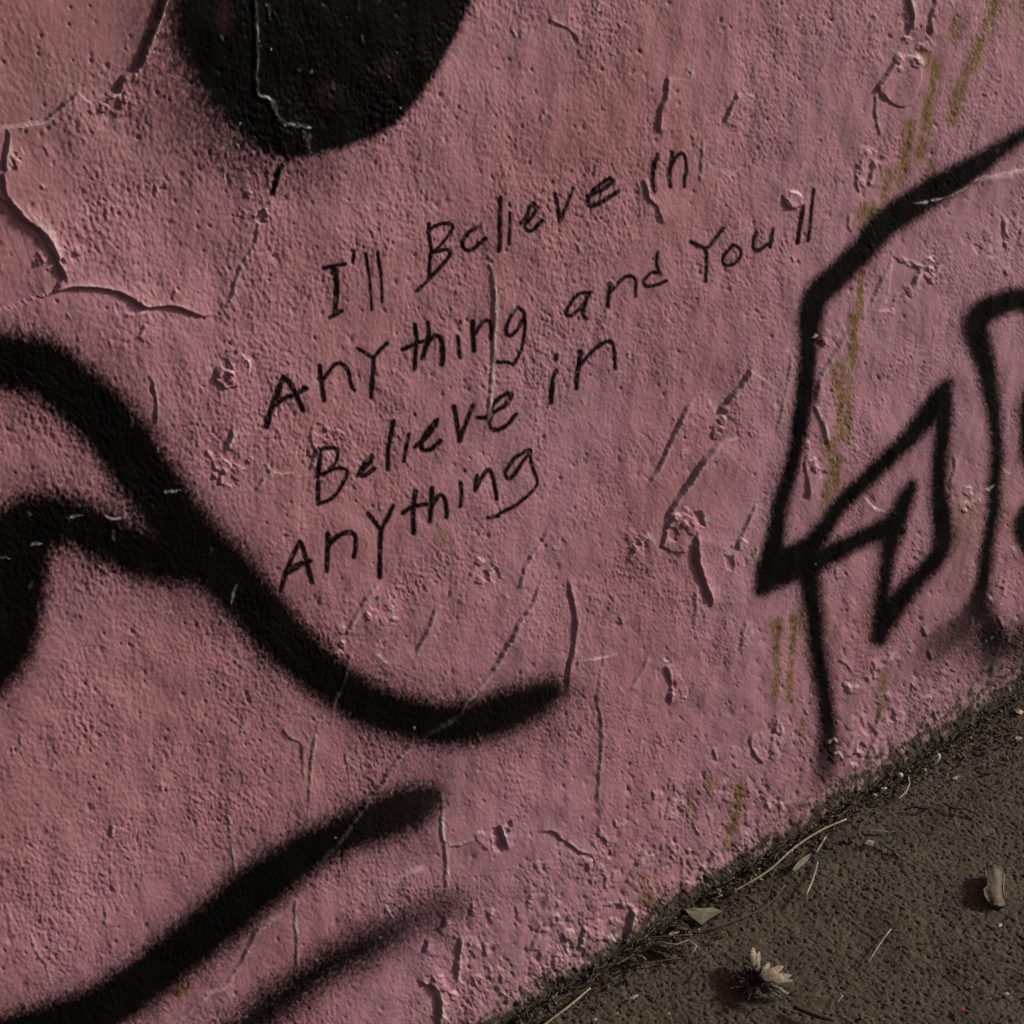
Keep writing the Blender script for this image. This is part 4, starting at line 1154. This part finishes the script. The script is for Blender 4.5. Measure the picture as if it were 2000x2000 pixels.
for nm, lb, u, v, s, m, st in [
    ('paint_scrap', 'tiny white scrap left of the white pebble', 1727, 1540, 13, M_WHITE, 1.5), ('paint_scrap', 'tiny white scrap lowest beside the pebble', 1709, 1553, 10, M_WHITE, 1.0),
    ('paint_scrap', 'pale flake against the wall at the right edge', 1990, 1389, 22, M_PETAL, 1.6), ('paint_scrap', 'pale scrap under the wall at the right edge', 1988, 1443, 18, M_PETAL, 1.2),
    ('paint_scrap', 'fallen pink paint flake by the olive leaf sliver', 1699, 1646, 20, M_PINKF, 1.5), ('paint_scrap', 'red scrap on the ground near the bottom right corner', 1880, 1973, 18, M_RED, 1.0),
    ('paint_scrap', 'pale scrap near the bottom right corner right of the red one', 1966, 1940, 9, M_PETAL, 1.3), ('paint_scrap', 'pale scrap just below the standing curled leaf', 1953, 1806, 9, M_PETAL, 1.6),
    ('paint_scrap', 'flat pale scrap on the ground left of the flower head', 1238, 1947, 12, M_PETAL, 2.0), ('paint_scrap', 'pale grain at the bottom edge, left one', 1163, 1991, 9, M_PETAL, 1.1),
    ('paint_scrap', 'pale grain at the bottom edge, middle one', 1206, 1979, 7, M_PETAL, 1.0), ('paint_scrap', 'pale grain at the bottom edge, right one', 1306, 1979, 7, M_PETAL, 1.0),
    ('paint_scrap', 'small white scrap in front of the litter at upper right', 1866, 1519, 10, M_PETAL, 1.8), ('paint_scrap', 'tan scrap on top of the leaf litter heap', 1316, 1821, 14, M_PETAL, 2.2),
    ('paint_scrap', 'tan scrap inside the leaf litter heap', 1255, 1871, 12, M_LEAFP, 1.4), ('paint_scrap', 'pale scrap above the white pebble', 1806, 1503, 9, M_PETAL, 1.4)]:
    flake(nm, lb, u, v, s, m, st)

# dried flower head
M_FLOWER, t, bs = new_mat('withered_petal')
tc = nd(t, 'ShaderNodeTexCoord')
nf = nd(t, 'ShaderNodeTexNoise', inp={'Scale': 420.0, 'Detail': 4.0})
t.links.new(tc.outputs['Object'], nf.inputs['Vector'])
c = ramp(t, attr(t, 'tip'), [(0.1, (0.022, 0.011, 0.007)), (0.42, (0.11, 0.075, 0.05)), (0.85, (0.30, 0.235, 0.17))])
c = mixc(t, ramp(t, nf.outputs[0], [(0.42, (0, 0, 0)), (0.62, (.75, .75, .75))]), c, (0.10, 0.068, 0.045, 1))
t.links.new(c, bs.inputs['Base Color'])
bs.inputs['Roughness'].default_value = 0.8
root = bpy.data.objects.new('dried_flower', None)
root.empty_display_size = 0.01
root.location = on_ground(1468, 1922, 0.0)
COL.objects.link(root)
tag(root, 'dried flower head with pale curled petals on the ground at bottom right', 'flower')
vv, ff = crumb_geo(PX * 19, 77, .6)
link('flower_core', [q + Vector((0, 0, .004)) for q in vv], ff, M_SEPAL, root)
c0 = Vector(root.location)


def petal(name, p0, p1, wpx, mat, z0, z1, curl, seed, roll=0.0, twist=0.0, dark=0.0):
    a, b = Vector(on_ground(*p0, z0)), Vector(on_ground(*p1, z1))
    L = (b - a).length
    vv, ff = sheet_geo((L, wpx * PX / 2), 10, 5, curl, .0004, .0017, seed, roll)
    tip = [max(q.x / L + 0.5 - dark, 0) for q in vv]
    tw = Matrix.Rotation(twist, 3, 'X')
    rot = Vector((1, 0, 0)).rotation_difference((b - a).normalized())
    mid = (a + b) / 2 - c0
    o = link(name, [rot @ (tw @ q) + mid for q in vv], ff, mat, root)
    o.data.attributes.new('tip', 'FLOAT', 'POINT').data.foreach_set('value', tip)
    return o


for k, (p0, p1, wd, z0, z1, cu, tw) in enumerate([
        ((1478, 1898), (1474, 1850), 34, .013, .016, -.7, .9), ((1482, 1900), (1484, 1858), 22, .014, .013, -1.0, .7), ((1455, 1906), (1449, 1864), 9, .009, .014, .8, .6),
        ((1486, 1910), (1504, 1880), 18, .018, .012, -.8, .5), ((1488, 1908), (1530, 1886), 26, .019, .009, -.8, .35), ((1488, 1912), (1545, 1903), 28, .019, .008, -.9, .2),
        ((1490, 1914), (1548, 1913), 18, .017, .006, -1.0, 0), ((1500, 1916), (1541, 1941), 14, .013, .004, -.8, -.2), ((1494, 1922), (1527, 1947), 17, .010, .003, -.8, 0)]):
    petal('petal', p0, p1, wd, M_FLOWER, z0, z1, cu, 100 + k, -.1, tw, -0.12)
for k in range(26):
    a = 1.0 + k * 0.21 + random.uniform(-.1, .1)
    L = random.uniform(26, 56)
    u1, v1_ = 1468 + L * math.cos(a) * .95, 1924 + L * math.sin(a) * .78
    if u1 > 1490 and v1_ < 1930: u1, L = 1488, 20
    petal('sepal', (1468 + 5 * math.cos(a), 1922 + 4 * math.sin(a)), (u1, v1_), random.uniform(9, 17), M_FLOWER, .008, random.uniform(.001, .009), .9, 130 + k, .2, random.uniform(-.4, .4), .72)

# crumbs of earth and grit in the corner and over the ground: nobody could count them
vv, ff = [], []
for k in range(1900):
    r = random.Random(9000 + k)
    if k < 1400:
        x = r.uniform(gx[0] if gx[0] > -1 else -0.35, gc[0] + 0.06)
        y = -abs(r.gauss(0, 0.018 + (0.03 if x > .75 and r.random() < .5 else 0))) - 0.005
        s = r.uniform(.0005, .0022) * (1 if r.random() < .9 else 1.6)
    else:
        q = on_ground(r.uniform(1000, 2050), r.uniform(1350, 2050), 0)
        if q[1] > -0.01: continue
        x, y = q[0], q[1]
        s = r.uniform(.0003, .0011)
    if x < -0.35: continue
    g, f = crumb_geo(s, 5000 + k, .7)
    b0 = len(vv)
    vv += [p + Vector((x, y, s * .3 + (0.0012 * math.exp(y / .009) if k < 1400 else 0))) for p in g]
    ff += [tuple(b0 + i for i in t_) for t_ in f]
o = link('dirt_crumbs', vv, ff, M_CRUMB)
tag(o, kind='stuff')
# fine dry fibres matted into the corner
vv, ff = [], []
for k in range(420):
    r = random.Random(300 + k)
    x, y = r.uniform(-0.3, gc[0] + .05), -abs(r.gauss(0, .014)) - .002
    a, L = r.gauss(0, .7), r.uniform(.006, .026)
    b = Vector((x, y, .003 + r.uniform(0, .004)))
    pts = [b + Vector((math.cos(a + .5 * q * r.uniform(-1, 1)) * L * q, math.sin(a) * L * q * .6, r.uniform(-.001, .003))) for q in (0, .35, .7, 1)]
    pts = [Vector((p.x, min(p.y, -.002), p.z)) for p in pts]
    g, f = tube_geo(pts, r.uniform(.0002, .0006), 4)
    b0 = len(vv)
    vv += g
    ff += [tuple(b0 + i for i in t_) for t_ in f]
o = link('root_fibres', vv, ff, M_STRAWD)
tag(o, kind='stuff')
# bits of broken leaf drifted into the corner
for nm, mat, cnt, seed in (('leaf_litter', M_LEAFB, 420, 21000), ('pale_litter', M_LEAFP, 230, 26000), ('dark_litter', M_LEAF, 420, 31000)):
    vv, ff = [], []
    for k in range(cnt):
        r = random.Random(seed + k)
        x = r.uniform(-0.05, gc[0] + .05)
        wd = 0.013 + (.03 if x > .74 else 0) + (.022 if .17 < x < .34 else 0)
        y = -abs(r.gauss(0, wd)) - .003
        s_ = r.uniform(.001, .0042) * (1.25 if nm == 'dark_litter' else 1)
        z = .0010 + .002 * math.exp(y / .012) + r.uniform(0, .002)
        n = r.choice((4, 5, 6))
        ax_ = Matrix.Rotation(r.uniform(-.9, .9), 3, 'X') @ Matrix.Rotation(r.uniform(-.9, .9), 3, 'Y')
        a0, st = r.uniform(0, 6.3), r.uniform(1, 2.4)
        rot = Matrix.Rotation(a0, 3, 'Z')
        P = [ax_ @ (rot @ Vector((s_ * r.uniform(.6, 1.1) * math.cos(2 * math.pi * q / n) * st * .6, s_ * r.uniform(.6, 1.1) * math.sin(2 * math.pi * q / n) * .6, r.uniform(-.2, .2) * s_))) for q in range(n)]
        o3 = Vector((x, y, z))
        b0 = len(vv)
        vv += [o3 + p for p in P] + [o3 + p - Vector((0, 0, .0003)) for p in P]
        ff.append(tuple(b0 + q for q in range(n)))
        ff.append(tuple(b0 + n + q for q in range(n))[::-1])
        ff += [(b0 + q, b0 + n + q, b0 + n + (q + 1) % n, b0 + (q + 1) % n) for q in range(n)]
    o = link(nm, vv, ff, mat, smooth=False)
    tag(o, kind='stuff')
# sand and small stones of mixed size on the open ground
for nm, mat, cnt, seed in (('sand_grains', simple('pale_grit', (0.09, 0.075, 0.055), (0.24, 0.20, 0.155), 120), 1500, 41000), ('dark_grit', M_CRUMB, 1100, 46000)):
    vv, ff = [], []
    for k in range(cnt):
        r = random.Random(seed + k)
        q = on_ground(r.uniform(980, 2060), r.uniform(1340, 2050), 0)
        if q[1] > -.012: continue
        s_ = .00035 + .0009 * r.random() ** 3 + (.0012 if r.random() < .02 else 0)
        g, f = crumb_geo(s_, seed + k, .75)
        b0 = len(vv)
        vv += [p + Vector((q[0], q[1], s_ * .2 - .0006)) for p in g]
        ff += [tuple(b0 + i for i in t_) for t_ in f]
    tag(link(nm, vv, ff, mat, smooth=False), kind='stuff')
